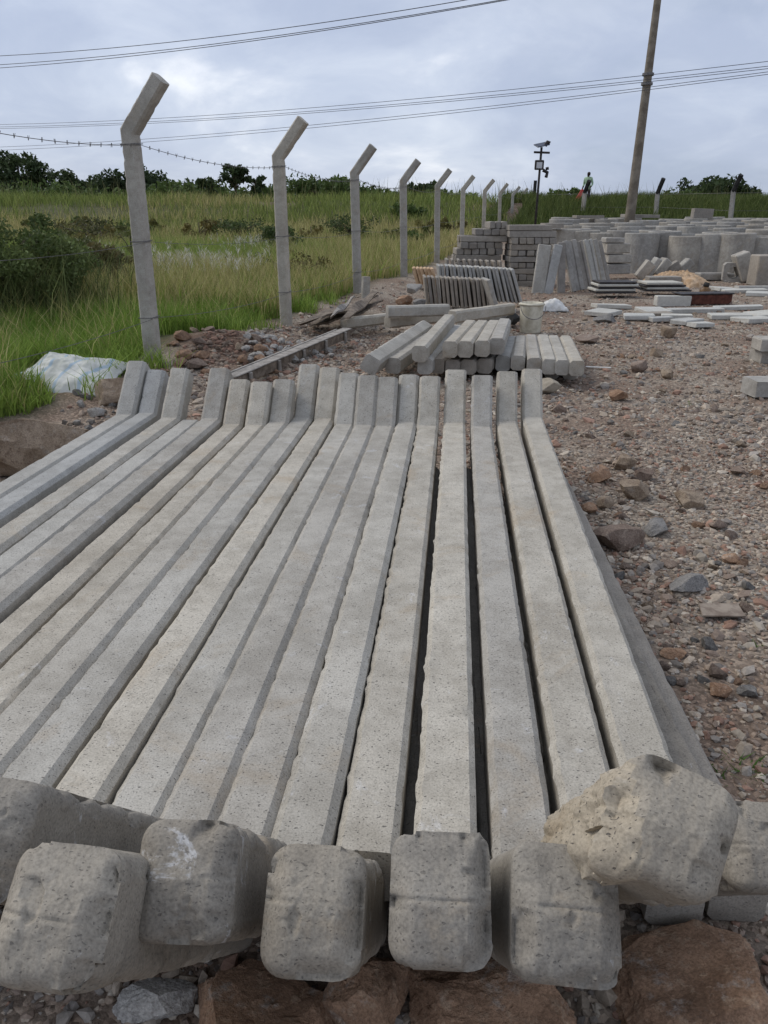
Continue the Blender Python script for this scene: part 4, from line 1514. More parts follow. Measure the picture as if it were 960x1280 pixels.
# tilted blocks, sack and odd pieces in front of the rings
tilt = [(808, 343, 17.8, .42, .30, .22, -0.95, 'concrete_ring', 'tilted block leaning on the neat pile'),
        (817, 338, 18.2, .5, .3, .14, -1.05, 'concrete_cold', 'second tilted block behind the tan sack'),
        (829, 334, 18.7, .42, .3, .2, -0.9, 'concrete_ring', 'third tilted block behind the tan sack'),
        (842, 333, 19.0, .4, .3, .2, -0.6, 'concrete_warm', 'block half buried behind the tan sack'),
        (858, 332, 19.1, .4, .3, .22, -0.8, 'concrete_ring', 'block poking up above the tan sack'),
        (896, 344, 18.2, .85, .3, .16, 0.02, 'concrete_ring', 'low beam on the ground beside the tan sack'),
        (933, 344, 17.6, .30, .45, .60, -0.38, 'concrete_ring', 'large block tipped sideways against a ring'),
        (958, 352, 16.8, .46, .45, .62, 0.0, 'concrete_warm', 'upright block with dark recess beside the tipped one'),
        (946, 338, 18.4, .6, .45, .5, 0.1, 'concrete_ring', 'block behind the tipped one')]
for k, (u, v, y, sx, sy, sz, ry, m, lab) in enumerate(tilt):
    p = P(u, v, 0.1)
    p = p * (y / p[1]) if False else PY(u, v, y)
    zz = lz(p[0], y) + (abs(math.cos(ry)) * sz + abs(math.sin(ry)) * sx) / 2
    tag(link('odd_block', slab_mesh(sx, sy, sz, m, .02), loc=(p[0], y + sy / 2, zz), rot=(0, ry, 0.15 * ((k % 3) - 1))), lab, 'concrete block', 'odd blocks before the rings')
# drain block with a round hole
hb_ = PY(914, 344, 17.9)
v, f = [], []
n = 24
for side in (0, 1):
    for k in range(n):
        a = 2 * math.pi * (k + .5) / n
        ca, sa = math.cos(a), math.sin(a)
        q = 0.21 / max(abs(ca), abs(sa))
        v.append((.13 * ca, side * .35, .13 * sa)); v.append((q * ca, side * .35, q * sa))
for k in range(n):
    a, b = 2 * k, 2 * ((k + 1) % n)
    o2 = 2 * n
    f += [(a, a + 1, b + 1, b), (o2 + a, o2 + b, o2 + b + 1, o2 + a + 1), (a + 1, o2 + a + 1, o2 + b + 1, b + 1), (a, b, o2 + b, o2 + a)]
tag(link('drain_block', mesh_py('drain_block', v, f, M['concrete_ring'], False), loc=(hb_[0], 17.8, lz(hb_[0], 17.8) + .2), rot=(0, 0, -.3)), 'square drain block with a round hole between ring and tipped block', 'drain block')


def cloth(name, w, d, h, seed, mat, folds=9, sub=44):
    xs = np.linspace(-1, 1, sub)
    X, Y = np.meshgrid(xs, xs)
    X, Y = X.ravel(), Y.ravel()
    rim = 1 + 0.16 * (fbm2(np.arctan2(Y, X) * 1.6 + 9, Y * 0 + seed, 3, seed) - .5) * 2
    rr = np.maximum(np.abs(X), np.abs(Y))
    Z = h * np.clip(1 - rr ** 3.2, 0, 1) * (0.55 + 0.9 * fbm2(X * 1.4 + seed, Y * 1.4, 3, seed + 2))
    crumple = np.abs(fbm2(X * folds * .35 + seed, Y * folds * .28, 4, seed + 4) - .5) * 2
    Z = Z + h * 0.5 * (crumple - .3) * np.clip(1.3 - rr, 0, 1)
    V = np.stack([X * w / 2 * rim, Y * d / 2 * rim, Z + .012], 1)
    low = V.copy()
    low[:, 2] = np.minimum(V[:, 2] - .008, V[:, 2] * 0.8 - .008)
    N = len(V)
    i = (np.arange(sub - 1)[:, None] * sub + np.arange(sub - 1)[None]).ravel()
    q = np.stack([i, i + 1, i + 1 + sub, i + sub], 1)
    F = np.concatenate([q, q[:, ::-1] + N])
    return mesh_np(name, np.concatenate([V, low]), F.ravel(), np.full(len(F), 4), M[mat], True)


sp_ = PY(852, 343, 17.2)
tag(link('tan_sack', cloth('tan_sack', 1.25, 0.75, 0.22, 5, 'tansack', 22, 60), loc=(sp_[0], 17.5, lz(sp_[0], 17.5) + .02), rot=(0.1, -.05, .1)), 'crumpled tan sacking heaped before the concrete rings', 'sack')
sp_ = P(70, 486, 0.12)
tag(link('white_sack', cloth('white_sack', 0.80, 0.70, 0.13, 11, 'sack', 6, 60), loc=(sp_[0], sp_[1] + .28, lz(sp_[0], sp_[1] + .2) + .03), rot=(0.16, 0.02, -.12)), 'flattened white woven sack with blue streaks lying in the grass', 'sack')
p = P(692, 381, 0.08)
tag(link('white_rag', cloth('white_rag', 0.42, 0.3, 0.14, 21, 'paper', 10, 26), loc=(p[0], p[1], lz(p[0], p[1]) + .01)), 'small white crumpled rag beside the bucket', 'rag')
p = P(865, 356, 0.05)
tag(link('paper_scrap', cloth('paper_scrap', 0.36, 0.4, 0.1, 23, 'tansack', 6, 20), loc=(p[0], p[1], lz(p[0], p[1]) + .05), rot=(.5, 0, .2)), 'pale torn paper scrap below the tan sack', 'paper')

# bucket
bk = P(663, 409, 0.06)
bkt = empty('bucket', (bk[0], bk[1], lz(bk[0], bk[1])))
tag(bkt, 'stained cream plastic bucket standing beside the short beams', 'bucket')
rb = 14 * np.linalg.norm(bk - np.array([0, 0, CAM_H])) / 960
hbk = rb * 2.5
prof = [(rb * .84, 0), (rb * .88, .02), (rb * .99, hbk * .9), (rb * .96, hbk), (rb * .92, hbk), (rb * .80, 0.03)]
v, f = [], []
n = 24
for k in range(n):
    a = 2 * math.pi * k / n
    v += [(r_ * math.cos(a), r_ * math.sin(a), z_) for r_, z_ in prof]
m = len(prof)
for k in range(n):
    for j in range(m - 1):
        f.append((k * m + j, ((k + 1) % n) * m + j, ((k + 1) % n) * m + j + 1, k * m + j + 1))
f.append(tuple(k * m + m - 1 for k in range(n)))
f.append(tuple(k * m for k in range(n))[::-1])
link('shell', mesh_py('shell', v, f, M['bucket'], True), bkt)
rimv = [(math.cos(a) * rb * 1.03, math.sin(a) * rb * 1.03, hbk * .95) for a in np.linspace(0, 2 * math.pi, 25)]
MB().tube(rimv, 0.012, 6, False).build('rim', M['bucket'], bkt, smooth=True)
hv = [(math.cos(a) * rb * 1.05, -abs(math.sin(a)) * rb * .6 - .1, hbk * .9 - math.sin(a) * rb * 1.0) for a in np.linspace(0, math.pi, 13)]
MB().tube(hv, 0.005, 5, False).build('handle', M['wire'], bkt)
p = P(640, 402, 0.08)
tag(link('black_bag', rock_mesh('black_bag', 61, (.2, .2, .17), M['black_and_shade'], 3, .25), loc=(p[0], p[1], p[2] + .05)), 'small black plastic bag between crosswise beam and bucket', 'bag')

# ------------------------------------------------------------------ pavers and slabs lying about
def flat(name, u, v, sx, sy, sz, yaw, mat, lab, cat='paver', grp=None, z=0.05, tilt=(0, 0)):
    p = P(u, v, z)
    zg = lz(p[0], p[1])
    o = link(name, slab_mesh(sx, sy, sz, mat, .008), loc=(p[0], p[1], max(zg, 0) + sz / 2 + (z - 0.05)), rot=(tilt[0], tilt[1], yaw))
    return tag(o, lab, cat, grp)


G = 'pale pavers strewn before the rusty channel'
for (u, v, sx, sy, yaw, lab) in [
    (764, 381, .62, .22, .25, 'pale paver lying aslant behind the pointed one'),
    (754, 389, .38, .42, .75, 'pale paver set cornerwise like an arrow'),
    (799, 394, .42, .40, -.25, 'pale square paver between arrow paver and paver pair'),
    (817, 387, .42, .45, .12, 'upper pale paver of a doubled pair'),
    (846, 394, .42, .36, -.3, 'pale paver overlapping a narrow one'),
    (859, 400, .40, .26, .6, 'narrow pale paver propped on its neighbour'),
    (869, 387, .82, .2, .0, 'long narrow pale paver below the rusty channel'),
    (922, 384, .70, .28, -.3, 'long pale paver lying beyond the gravel edge'),
    (912, 394, .55, .34, -.2, 'pale paver overlapping the end ones'),
    (944, 398, .50, .42, .2, 'broad pale paver at the end of the strewn row'),
    (958, 392, .5, .4, .1, 'broad pale paver at the very end of the row'),
    (876, 404, .3, .2, .3, 'small broken pale paver piece'),
    (826, 397, .3, .16, .1, 'half buried narrow paver piece'),
    (930, 362, .8, .3, -.1, 'long pale slab on the ground before the drain block'),
    (953, 366, .55, .4, -.45, 'pale slab lying askew before the upright block'),
    (905, 360, .5, .3, .4, 'pale slab beside the brown bottle'),
    (948, 358, .9, .2, .05, 'far pale kerb slab before the upright block'),
]:
    flat('paver', u, v, sx, sy, .062, yaw, 'concrete_pale', lab, 'paver', G, .05, (random.uniform(-.05, .05), random.uniform(-.06, .06)))
flat('paver', 818, 391, .42, .4, .07, .05, 'concrete_warm', 'lower dull paver of a doubled pair', 'paver', G, .03)
for k, (u0, u1, v, m) in enumerate([(743, 794, 371, 'darksteel'), (742, 793, 366.5, 'concrete_pale'), (746, 799, 363, 'darksteel'), (746, 797, 360, 'concrete_pale'), (748, 795, 357, 'darksteel')]):
    y = 14.2
    a, b = PY(u0, v, y), PY(u1, v, y)
    o = link('mould_plate', slab_mesh(float(b[0] - a[0]), .5, .03 if m == 'darksteel' else .04, m, .006), loc=((a[0] + b[0]) / 2, y + .2, 0.10 + k * .042), rot=(0, 0, random.uniform(-.06, .06)))
    tag(o, f'{"dark steel plate" if m == "darksteel" else "pale thin slab"} in the low flat pile beside the leaning slabs, {ORD[k]} up', 'plate', 'low pile of plates beside the leaning slabs')
for k, (u0, u1, m) in enumerate([(806, 864, 'darksteel'), (808, 860, 'concrete_pale'), (803, 856, 'darksteel'), (806, 852, 'concrete_pale')]):
    y = 14.7
    a, b = PY(u0, 360, y), PY(u1, 360, y)
    o = link('mould_plate', slab_mesh(float(b[0] - a[0]), .5, .03 if m == 'darksteel' else .038, m, .006), loc=((a[0] + b[0]) / 2, y + .2, 0.09 + k * .042), rot=(0, 0, random.uniform(-.06, .06)))
    tag(o, f'{"dark steel plate" if m == "darksteel" else "pale thin slab"} in the low flat pile by the brown bottle, {ORD[k]} up', 'plate', 'low pile of plates by the bottle')
flat('low_block', 828, 355, .66, .3, .2, 0.0, 'concrete_warm', 'dull low block behind the low flat pile', 'concrete block', None, .05)
flat('low_block', 840, 379, .55, .18, .16, 0.02, 'concrete_pale', 'pale kerb piece against the rusty channel', 'concrete block', None, .05)
ch0, ch1 = P(853, 379, .05), P(914, 378, .05)
chan = empty('rusty_channel', (float(ch0[0]), float(ch0[1]), lz(ch0[0], ch0[1]) + .02), (0, 0, math.atan2(ch1[1] - ch0[1], ch1[0] - ch0[0])))
tag(chan, 'rust-red steel channel mould lying behind the strewn pavers', 'steel channel')
cl = float(np.linalg.norm(ch1 - ch0))
MB().box((0, -.012, 0), (cl, .012, .15), .003).build('web', M['rust'], chan)
MB().box((-.05, -.03, .152), (cl + .02, .30, .172), .003).build('flange', M['darksteel'], chan)
MB().box((0, .26, 0), (cl, .28, .15), .003).build('web', M['rust'], chan)
# brown bottle
bp_ = P(881, 366, .05)
bt = empty('brown_bottle', (bp_[0], bp_[1], lz(bp_[0], bp_[1])))
tag(bt, 'squat brown plastic jug with dark neck standing on the rubble', 'jug')
MB().tube([(0, 0, 0), (0, 0, .02), (0, 0, .13), (0, 0, .17)], [.09, .105, .10, .05], 14).build('body', M['brownglass'], bt, smooth=True)
MB().tube([(0, 0, .165), (0.01, 0, .20), (0.02, 0, .245)], [.05, .055, .045], 12).build('neck', M['black_and_shade'], bt, smooth=True)
# blocks at the right margin of the yard
for (u, v, sx, sy, sz, yaw, z, lab) in [(968, 446, .42, .22, .13, .1, .05, 'lower block of the two stacked on the open gravel'), (970, 431, .40, .22, .12, .0, .185, 'upper block of the two stacked on the open gravel'),
                                        (972, 486, .50, .25, .13, .05, .05, 'single pale block lying on the open gravel')]:
    flat('kerb_block', u, v, sx, sy, sz, yaw, 'concrete_ring', lab, 'concrete block', 'blocks on the open gravel', z)
p = P(748, 457, .03)
tag(MB().box((-.12, -.014, 0), (.12, .014, .008), .002).build('white_batten', M['paper'], loc=(p[0], p[1], lz(p[0], p[1]) + .015), rot=(0, 0, -.25)), 'thin white strip of wood lying on the track', 'batten')
p = P(900, 760, .03)
bm_v = [(-.085, -.035, 0), (.075, -.05, .004), (.085, .03, .012), (-.06, .045, .006)]
tag(MB().add([(a, b, c) for a, b, c in bm_v] + [(a, b, c + .006) for a, b, c in bm_v],
             [(0, 3, 2, 1), (4, 5, 6, 7), (0, 1, 5, 4), (1, 2, 6, 5), (2, 3, 7, 6), (3, 0, 4, 7)]).build('board_scrap', M['board'], loc=(p[0], p[1], lz(p[0], p[1]) + .02), rot=(.03, .04, .1)),
    'thin stained board scrap lying flat on the gravel', 'board')
# thin boards lying by the rings
for (u, v, L, yaw, lab) in ((812, 349, .8, .05, 'thin board lying before the neat block pile'), (925, 349, .7, -.05, 'thin board lying before the drain block')):
    flat('thin_board', u, v, L, .12, .04, yaw, 'concrete_pale', lab, 'board', None)


# ------------------------------------------------------------------ person on the bank
def person():
    px = PY(733, 252, 44.0)
    z0 = lz(px[0], 44.0)
    me = bpy.data.meshes.new('person')
    J = {'pelvis': (0, 0, .95), 'waist': (0, 0, 1.10), 'chest': (0, -.01, 1.34), 'neck': (0, -.02, 1.50), 'chin': (.01, -.03, 1.57), 'head': (.02, -.03, 1.66), 'crown': (.02, -.02, 1.74),
         'hl': (-.10, 0, .90), 'kl': (-.11, -.02, .50), 'al': (-.12, .03, .09), 'tl': (-.11, -.13, .04), 'hr': (.10, 0, .90), 'kr': (.12, -.06, .50), 'ar': (.13, .0, .09), 'tr': (.15, -.15, .04),
         'sl': (-.18, 0, 1.42), 'el': (-.23, .03, 1.14), 'wl': (-.24, -.10, .92), 'fl': (-.25, -.15, .83), 'sr': (.18, 0, 1.42), 'er': (.24, .04, 1.15), 'wr': (.20, -.12, .98), 'fr': (.17, -.19, .93)}
    rad = {'pelvis': .15, 'waist': .13, 'chest': .16, 'neck': .06, 'chin': .075, 'head': .10, 'crown': .07, 'hl': .10, 'kl': .07, 'al': .045, 'tl': .04, 'hr': .10, 'kr': .07, 'ar': .045, 'tr': .04,
           'sl': .075, 'el': .055, 'wl': .035, 'fl': .03, 'sr': .075, 'er': .055, 'wr': .035, 'fr': .03}
    keys = list(J)
    E = [('pelvis', 'waist'), ('waist', 'chest'), ('chest', 'neck'), ('neck', 'chin'), ('chin', 'head'), ('head', 'crown'), ('pelvis', 'hl'), ('hl', 'kl'), ('kl', 'al'), ('al', 'tl'), ('pelvis', 'hr'), ('hr', 'kr'), ('kr', 'ar'), ('ar', 'tr'),
         ('chest', 'sl'), ('sl', 'el'), ('el', 'wl'), ('wl', 'fl'), ('chest', 'sr'), ('sr', 'er'), ('er', 'wr'), ('wr', 'fr')]
    me.from_pydata([J[k] for k in keys], [(keys.index(a), keys.index(b)) for a, b in E], [])
    o = link('person', me)
    sk = o.modifiers.new('skin', 'SKIN')
    for i, k in enumerate(keys):
        me.skin_vertices[0].data[i].radius = (rad[k], rad[k] * (.75 if k in ('pelvis', 'waist', 'chest') else 1))
    me.skin_vertices[0].data[0].use_root = True
    ss = o.modifiers.new('sub', 'SUBSURF')
    ss.levels = ss.render_levels = 2
    dg = bpy.context.evaluated_depsgraph_get()
    m2 = bpy.data.meshes.new_from_object(o.evaluated_get(dg))
    o.modifiers.clear()
    o.data = m2
    for m in ('skin', 'shirt', 'trousers'):
        m2.materials.append(M[m])
    for pl_ in m2.polygons:
        pl_.use_smooth = True
        c = pl_.center
        if c.z > 1.50 or c.z < .08:
            pl_.material_index = 0
        elif c.z < 0.90 and abs(c.x) < .2 or c.z < .8:
            pl_.material_index = 2
        elif c.z < 1.06 and abs(c.x) > .15 and c.y < -.03:
            pl_.material_index = 0
        else:
            pl_.material_index = 1
    o.location = (px[0], 44.0, z0 - .02)
    o.rotation_euler = (0, 0, R(-35))
    tag(o, 'person in a pale green shirt and dark trousers standing on the bank', 'person')
    q = PY(724, 245, 43.6)
    tag(MB().add([(-.35, 0, -.45), (-.2, 0, -.5), (.28, .02, .28), (.12, .02, .35), (-.35, .08, -.45), (-.2, .08, -.5), (.28, .1, .28), (.12, .1, .35)],
                 [(0, 1, 2, 3), (7, 6, 5, 4), (0, 4, 5, 1), (1, 5, 6, 2), (2, 6, 7, 3), (3, 7, 4, 0)]).build('red_cloth', M['redcloth'], loc=q), 'red and white cloth hanging from the hand of the person on the bank', 'cloth')


person()


# ------------------------------------------------------------------ grass
def blades(xs, ys, hgt, wid, lean, col_lo, col_hi, seed, zoff=0.0, mix=None):
    n = len(xs)
    r = np.random.default_rng(seed)
    a = r.uniform(0, 6.283, n)
    dx, dy = np.cos(a), np.sin(a)
    la = r.uniform(0, 6.283, n)
    ln = lean * (0.4 + r.random(n)) * hgt
    lx_, ly_ = np.cos(la) * ln, np.sin(la) * ln
    z0 = land(xs, ys) + zoff - .02
    V = np.zeros((n, 5, 3))
    for k, (t, w) in enumerate(((0, 1), (0, -1), (.55, .8), (.55, -.8), (1, 0))):
        V[:, k, 0] = xs + dx * wid * w * .5 + lx_ * t * t
        V[:, k, 1] = ys + dy * wid * w * .5 + ly_ * t * t
        V[:, k, 2] = z0 + hgt * t * (1 - .12 * lean * t)
    b = (np.arange(n) * 5)[:, None]
    Q = b + np.array([[0, 1, 3, 2]])
    T = b + np.array([[2, 3, 4]])
    flat_ = np.concatenate([Q.ravel(), T.ravel()])
    sizes = np.concatenate([np.full(n, 4), np.full(n, 3)])
    t = (r.random(n) if mix is None else np.clip(mix + r.normal(0, .18, n), 0, 1))[:, None]
    c = np.array(col_lo) * (1 - t) + np.array(col_hi) * t
    return V.reshape(-1, 3), flat_, sizes, np.repeat(c, 5, 0)


def grass(name, lab, parts):
    Vs, Fs, Ss, Cs, off = [], [], [], [], 0
    for p in parts:
        V, F, S, C = p
        Vs.append(V); Fs.append(F + off); Ss.append(S); Cs.append(C)
        off += len(V)
    V, F, S, C = map(np.concatenate, (Vs, Fs, Ss, Cs))
    # quads first then tris inside every part keeps loops in order
    o = link(name, mesh_np(name, V, F, S, M['blade'], False, C))
    tag(o, lab, 'grass', kind='stuff')


def field(n, y0, y1, seed, smin=0.1, power=1.0, right=None):
    r = np.random.default_rng(seed)
    y = y0 + (y1 - y0) * r.random(n) ** power
    x_hi = fence_x(y) + 0.5 if right is None else np.full(n, right)
    x_lo = -(480 + 70) / 960 * (y * 1.02 + .5)
    x = x_lo + (x_hi - x_lo) * r.random(n)
    s = fence_x(y) - x
    if right is None:
        k = s + 0.9 * (fbm2(x * 1.1, y * 1.1, 4, 21) - 0.5) > smin
        k &= (y + 0.6 * (fbm2(x * 2, y * 2, 3, 25) - .5) + .3 * s > 4.9)
        k &= np.exp(-(((x - MOUND[0]) / 0.75) ** 2 + ((y - MOUND[1]) / 0.65) ** 2)) < .22
        k &= ~((x > sp0[0] - .42) & (x < sp0[0] + .42) & (y > sp0[1] - .05) & (y < sp0[1] + .6))
        x, y = x[k], y[k]
    return x, y


sp0 = P(70, 486, 0.12)
parts = []
GREEN_LO, GREEN_HI = (0.11, 0.195, 0.026), (0.31, 0.41, 0.085)
TAN_LO, TAN_HI = (0.25, 0.25, 0.075), (0.52, 0.44, 0.21)
OLIVE_LO, OLIVE_HI = (0.125, 0.175, 0.040), (0.28, 0.31, 0.09)
x, y = field(76000, 4.4, 14.0, 1, 0.15)
r = np.random.default_rng(2)
h = (0.13 + .22 * r.random(len(x))) * (0.6 + .8 * fbm2(x * .8, y * .8, 3, 71)) * sstep(-.1, .9, fence_x(y) - x + .25)
gmix = np.clip(fbm2(x * .9, y * .9, 3, 72) * 1.5 - .25, 0, 1)
parts.append(blades(x, y, h + .04, r.uniform(.006, .012, len(x)), .55, GREEN_LO, GREEN_HI, 3, 0.0, gmix))
dry = r.random(len(x)) < .05 + .10 * sstep(8, 13, y)
parts.append(blades(x[dry], y[dry], h[dry] * 1.7 + .08, r.uniform(.004, .008, dry.sum()), .5, TAN_LO, TAN_HI, 31))
grass('green_grass', 'lush bright green grass between the fence and the field', parts)
parts = []
x, y = field(62000, 10.0, 24, 4, 0.2)
r = np.random.default_rng(5)
tanm = np.clip(.9 * sstep(.40, .66, fbm2(x * .3, y * .3, 3, 73) * .85 + .26 * sstep(6.5, 1.0, fence_x(y) - x) - .05), .06, .72)
h = (0.3 + .38 * r.random(len(x))) * (0.6 + .7 * fbm2(x * .5, y * .5, 3, 75)) * (0.7 + .3 * sstep(.1, 2, fence_x(y) - x))
k = r.random(len(x)) < tanm
parts.append(blades(x[~k], y[~k], h[~k], r.uniform(.010, .02, (~k).sum()), .4, OLIVE_LO, GREEN_HI, 6))
parts.append(blades(x[k], y[k], h[k] * 1.15, r.uniform(.008, .016, k.sum()), .35, TAN_LO, TAN_HI, 7))
x, y = field(45000, 23, 47, 8, 0.2)
tanm = sstep(.42, .62, fbm2(x * .12, y * .2, 3, 77) * .8 + .22 * (1 - sstep(30, 40, y)))
r = np.random.default_rng(9)
h = (0.3 + .4 * r.random(len(x))) * (0.6 + .7 * fbm2(x * .3, y * .3, 3, 79))
k = r.random(len(x)) < tanm
bs = fbm2(x * .12, y * .25, 4, 27)
vis = ~((bs > .62) & (y > 36) & (y < 45) & (r.random(len(x)) < .8))
parts.append(blades(x[~k & vis], y[~k & vis], h[~k & vis], r.uniform(.02, .045, (~k & vis).sum()), .4, OLIVE_LO, OLIVE_HI, 10))
parts.append(blades(x[k & vis], y[k & vis], h[k & vis], r.uniform(.018, .035, (k & vis).sum()), .35, TAN_LO, TAN_HI, 11))
for (u, v, y, n, su, hh) in ((30, 415, 9.4, 1500, 75, 1.15), (135, 385, 11.6, 500, 40, .9), (80, 375, 12.6, 500, 60, .95), (345, 330, 20, 300, 40, .8)):
    c = PY(u, v, y)
    x, yy = c[0] + r.normal(0, su / 960 * y * .6, n), y + r.normal(0, .45, n)
    parts.append(blades(x, yy, hh * r.uniform(.45, 1.1, n), r.uniform(.007, .013, n), .45, (0.07, 0.10, 0.03), (0.20, 0.22, 0.08), 70 + n))
grass('field_grass', 'tall olive and straw coloured grass over the field', parts)
# grassy bank behind the rings
r = np.random.default_rng(12)
n = 52000
y = r.uniform(34.5, 52, n)
x = fence_x(y) - 1 + r.random(n) * (26 - 4)
kf = (np.abs(fence_x(y) - x) > .35) | (y > 45)
x, y = x[kf], y[kf]
n = len(x)
h = (0.35 + .5 * r.random(n)) * (0.6 + .8 * fbm2(x * .35, y * .35, 3, 81))
parts = [blades(x, y, h, r.uniform(.025, .05, n), .4, (0.05, 0.078, 0.017), (0.145, 0.17, 0.05), 13)]
n = 700
y = r.uniform(44, 49, n)
x = -28 + r.random(n) * 56
parts.append(blades(x, y, r.uniform(.7, 1.5, n), r.uniform(.02, .035, n), .25, (0.08, 0.09, 0.03), (0.2, 0.19, 0.09), 14))
grass('bank_grass', 'rank green grass on the bank behind the concrete rings', parts)
# white feathery plumes in the field
parts = []
for (u, v, y, n, su) in ((262, 352, 15, 95, 75), (310, 318, 21, 60, 45), (130, 318, 17, 30, 60), (225, 362, 13.5, 45, 40), (285, 345, 14, 40, 35)):
    c = PY(u, v, y)
    x = c[0] + r.normal(0, su / 960 * y * .55, n)
    yy = y + r.normal(0, .8, n)
    k = fence_x(yy) - x > .5
    x, yy = x[k], yy[k]
    hh = r.uniform(.40, .62, len(x))
    parts.append(blades(x, yy, hh, r.uniform(.006, .009, len(x)), .3, TAN_LO, TAN_HI, int(u)))
    for q in range(9):                                     # each plume is a bundle of short soft hairs
        V, F, S, C = blades(x + r.normal(0, .012, len(x)), yy + r.normal(0, .012, len(x)), r.uniform(.05, .11, len(x)), r.uniform(.007, .014, len(x)), .9, (.44, .42, .34), (.66, .63, .55), int(u) + q * 31)
        V = V.copy()
        V[:, 2] += np.repeat(hh * r.uniform(.72, 1.05, len(x)), 5)
        parts.append((V, F, S, C))
grass('feather_grass', 'white feathery grass plumes standing in the field', parts)
# small weeds in the gravel
parts = []
for (u, v, n, s) in ((938, 955, 60, .05), (915, 958, 30, .04), (858, 500, 30, .06), (770, 352, 60, .15), (760, 597, 20, .04), (950, 800, 14, .03)):
    c = P(u, v, .02)
    x = c[0] + r.normal(0, s, n)
    yy = c[1] + r.normal(0, s * .7, n)
    parts.append(blades(x, yy, r.uniform(.015, .05, n), r.uniform(.004, .009, n), 1.2, (0.06, .12, .02), (.12, .2, .04), int(v)))
for k in range(26):                                        # tufts along the grass edge and on the mound's foot
    yv = r.uniform(5.0, 12)
    xv = fence_x(yv) + r.uniform(-.25, .3)
    if math.exp(-(((xv - MOUND[0]) / 0.75) ** 2 + ((yv - MOUND[1]) / 0.65) ** 2)) > .25:
        continue
    n = 60
    parts.append(blades(xv + r.normal(0, .07, n), yv + r.normal(0, .07, n), r.uniform(.1, .3, n), r.uniform(.005, .011, n), .7, GREEN_LO, GREEN_HI, 900 + k))
grass('weeds', 'small green weeds sprouting in the gravel', parts)


# ------------------------------------------------------------------ shrubs and trees
def leaves(cent, rad, n, size, lo, hi, seed, flat_=0.0):
    """n leaf faces inside clumps (cent: Kx3, rad: K)."""
    r = np.random.default_rng(seed)
    K = len(cent)
    wgt = rad ** 2
    pick = r.choice(K, n, p=wgt / wgt.sum())
    d = r.normal(size=(n, 3))
    d /= np.linalg.norm(d, axis=1)[:, None]
    rr = rad[pick] * r.random(n) ** .45
    c = cent[pick] + d * rr[:, None] * np.array([1, 1, 1 - flat_])
    a = r.normal(size=(n, 3)); a /= np.linalg.norm(a, axis=1)[:, None]
    b = np.cross(a, r.normal(size=(n, 3))); b /= np.linalg.norm(b, axis=1)[:, None]
    s = size * r.uniform(.6, 1.4, n)[:, None]
    V = np.stack([c - a * s, c + b * s * .45, c + a * s, c - b * s * .45], 1).reshape(-1, 3)
    F = np.arange(n * 4)
    tone = (r.random(K)[pick] * .6 + r.random(n) * .4)[:, None]
    C = np.array(lo) * (1 - tone) + np.array(hi) * tone
    return V, F, np.full(n, 4), np.repeat(C, 4, 0)


def tree(name, base, H, W, n, size, lo, hi, seed, lab, cat, grp=None, open_=0.0, stem=0.3, low=0.0, clumps=16):
    r = np.random.default_rng(seed)
    root = empty(name, base)
    tag(root, lab, cat, grp)
    t = MB()
    lean_ = r.normal(0, .05, 2)
    top = np.array([lean_[0] * H, lean_[1] * H, H * .85])
    t.tube([(0, 0, -.3), tuple(top * .5 + np.array([r.normal(0, .03) * H, 0, 0])), tuple(top)], [max(.02, H * .028), H * .018 + .008, .012], 7)
    cent, rads = [], []
    for k in range(clumps):
        a = r.uniform(0, 6.28)
        zz = H * (low + (1 - low) * r.random() ** .8) * .92
        env = math.sin(min(1, max(.12, (zz / H - low * .8) / (1.05 - low * .8))) * math.pi * .93) ** .7
        q = r.random() ** .5 * W / 2 * env
        c = np.array([math.cos(a) * q, math.sin(a) * q, zz]) + np.array([top[0] * zz / H, top[1] * zz / H, 0])
        cent.append(c)
        rads.append(W * r.uniform(.10, .20) * (1 - open_ * .5))
        st_ = np.array([top[0] * .5, top[1] * .5, max(.05 * H, zz * .55)])
        t.tube([tuple(st_), tuple((st_ + c) / 2 + np.array([0, 0, .03 * H])), tuple(c)], [H * .012 + .006, H * .008 + .004, .006], 5)
    t.build('trunk', M['bark'], root, smooth=True)
    V, F, S, C = leaves(np.array(cent), np.array(rads), n, size, lo, hi, seed + 1, .25)
    link('crown', mesh_np('crown', V, F, S, M['leaf'], False, C), root)
    return root


D_LO, D_HI = (0.028, 0.046, 0.018), (0.068, 0.095, 0.036)
B_LO, B_HI = (0.045, 0.075, 0.020), (0.115, 0.16, 0.045)


def horizon_tree(u, v_top, wpx, y, H_extra, n, seed, lab, lo, hi, cat='tree', open_=0.0, low=0.1, clumps=16, grp='trees beyond the bank'):
    p = PY(u, v_top, y)
    zb = lz(p[0], y)
    H = float(p[2] - zb)
    W = wpx / 960 * y
    tree('horizon_tree' if cat == 'tree' else 'bank_bush', (p[0], y, zb), H, W, n, 0.0027 * y, lo, hi, seed, lab, cat, grp, open_, low=low, clumps=clumps)


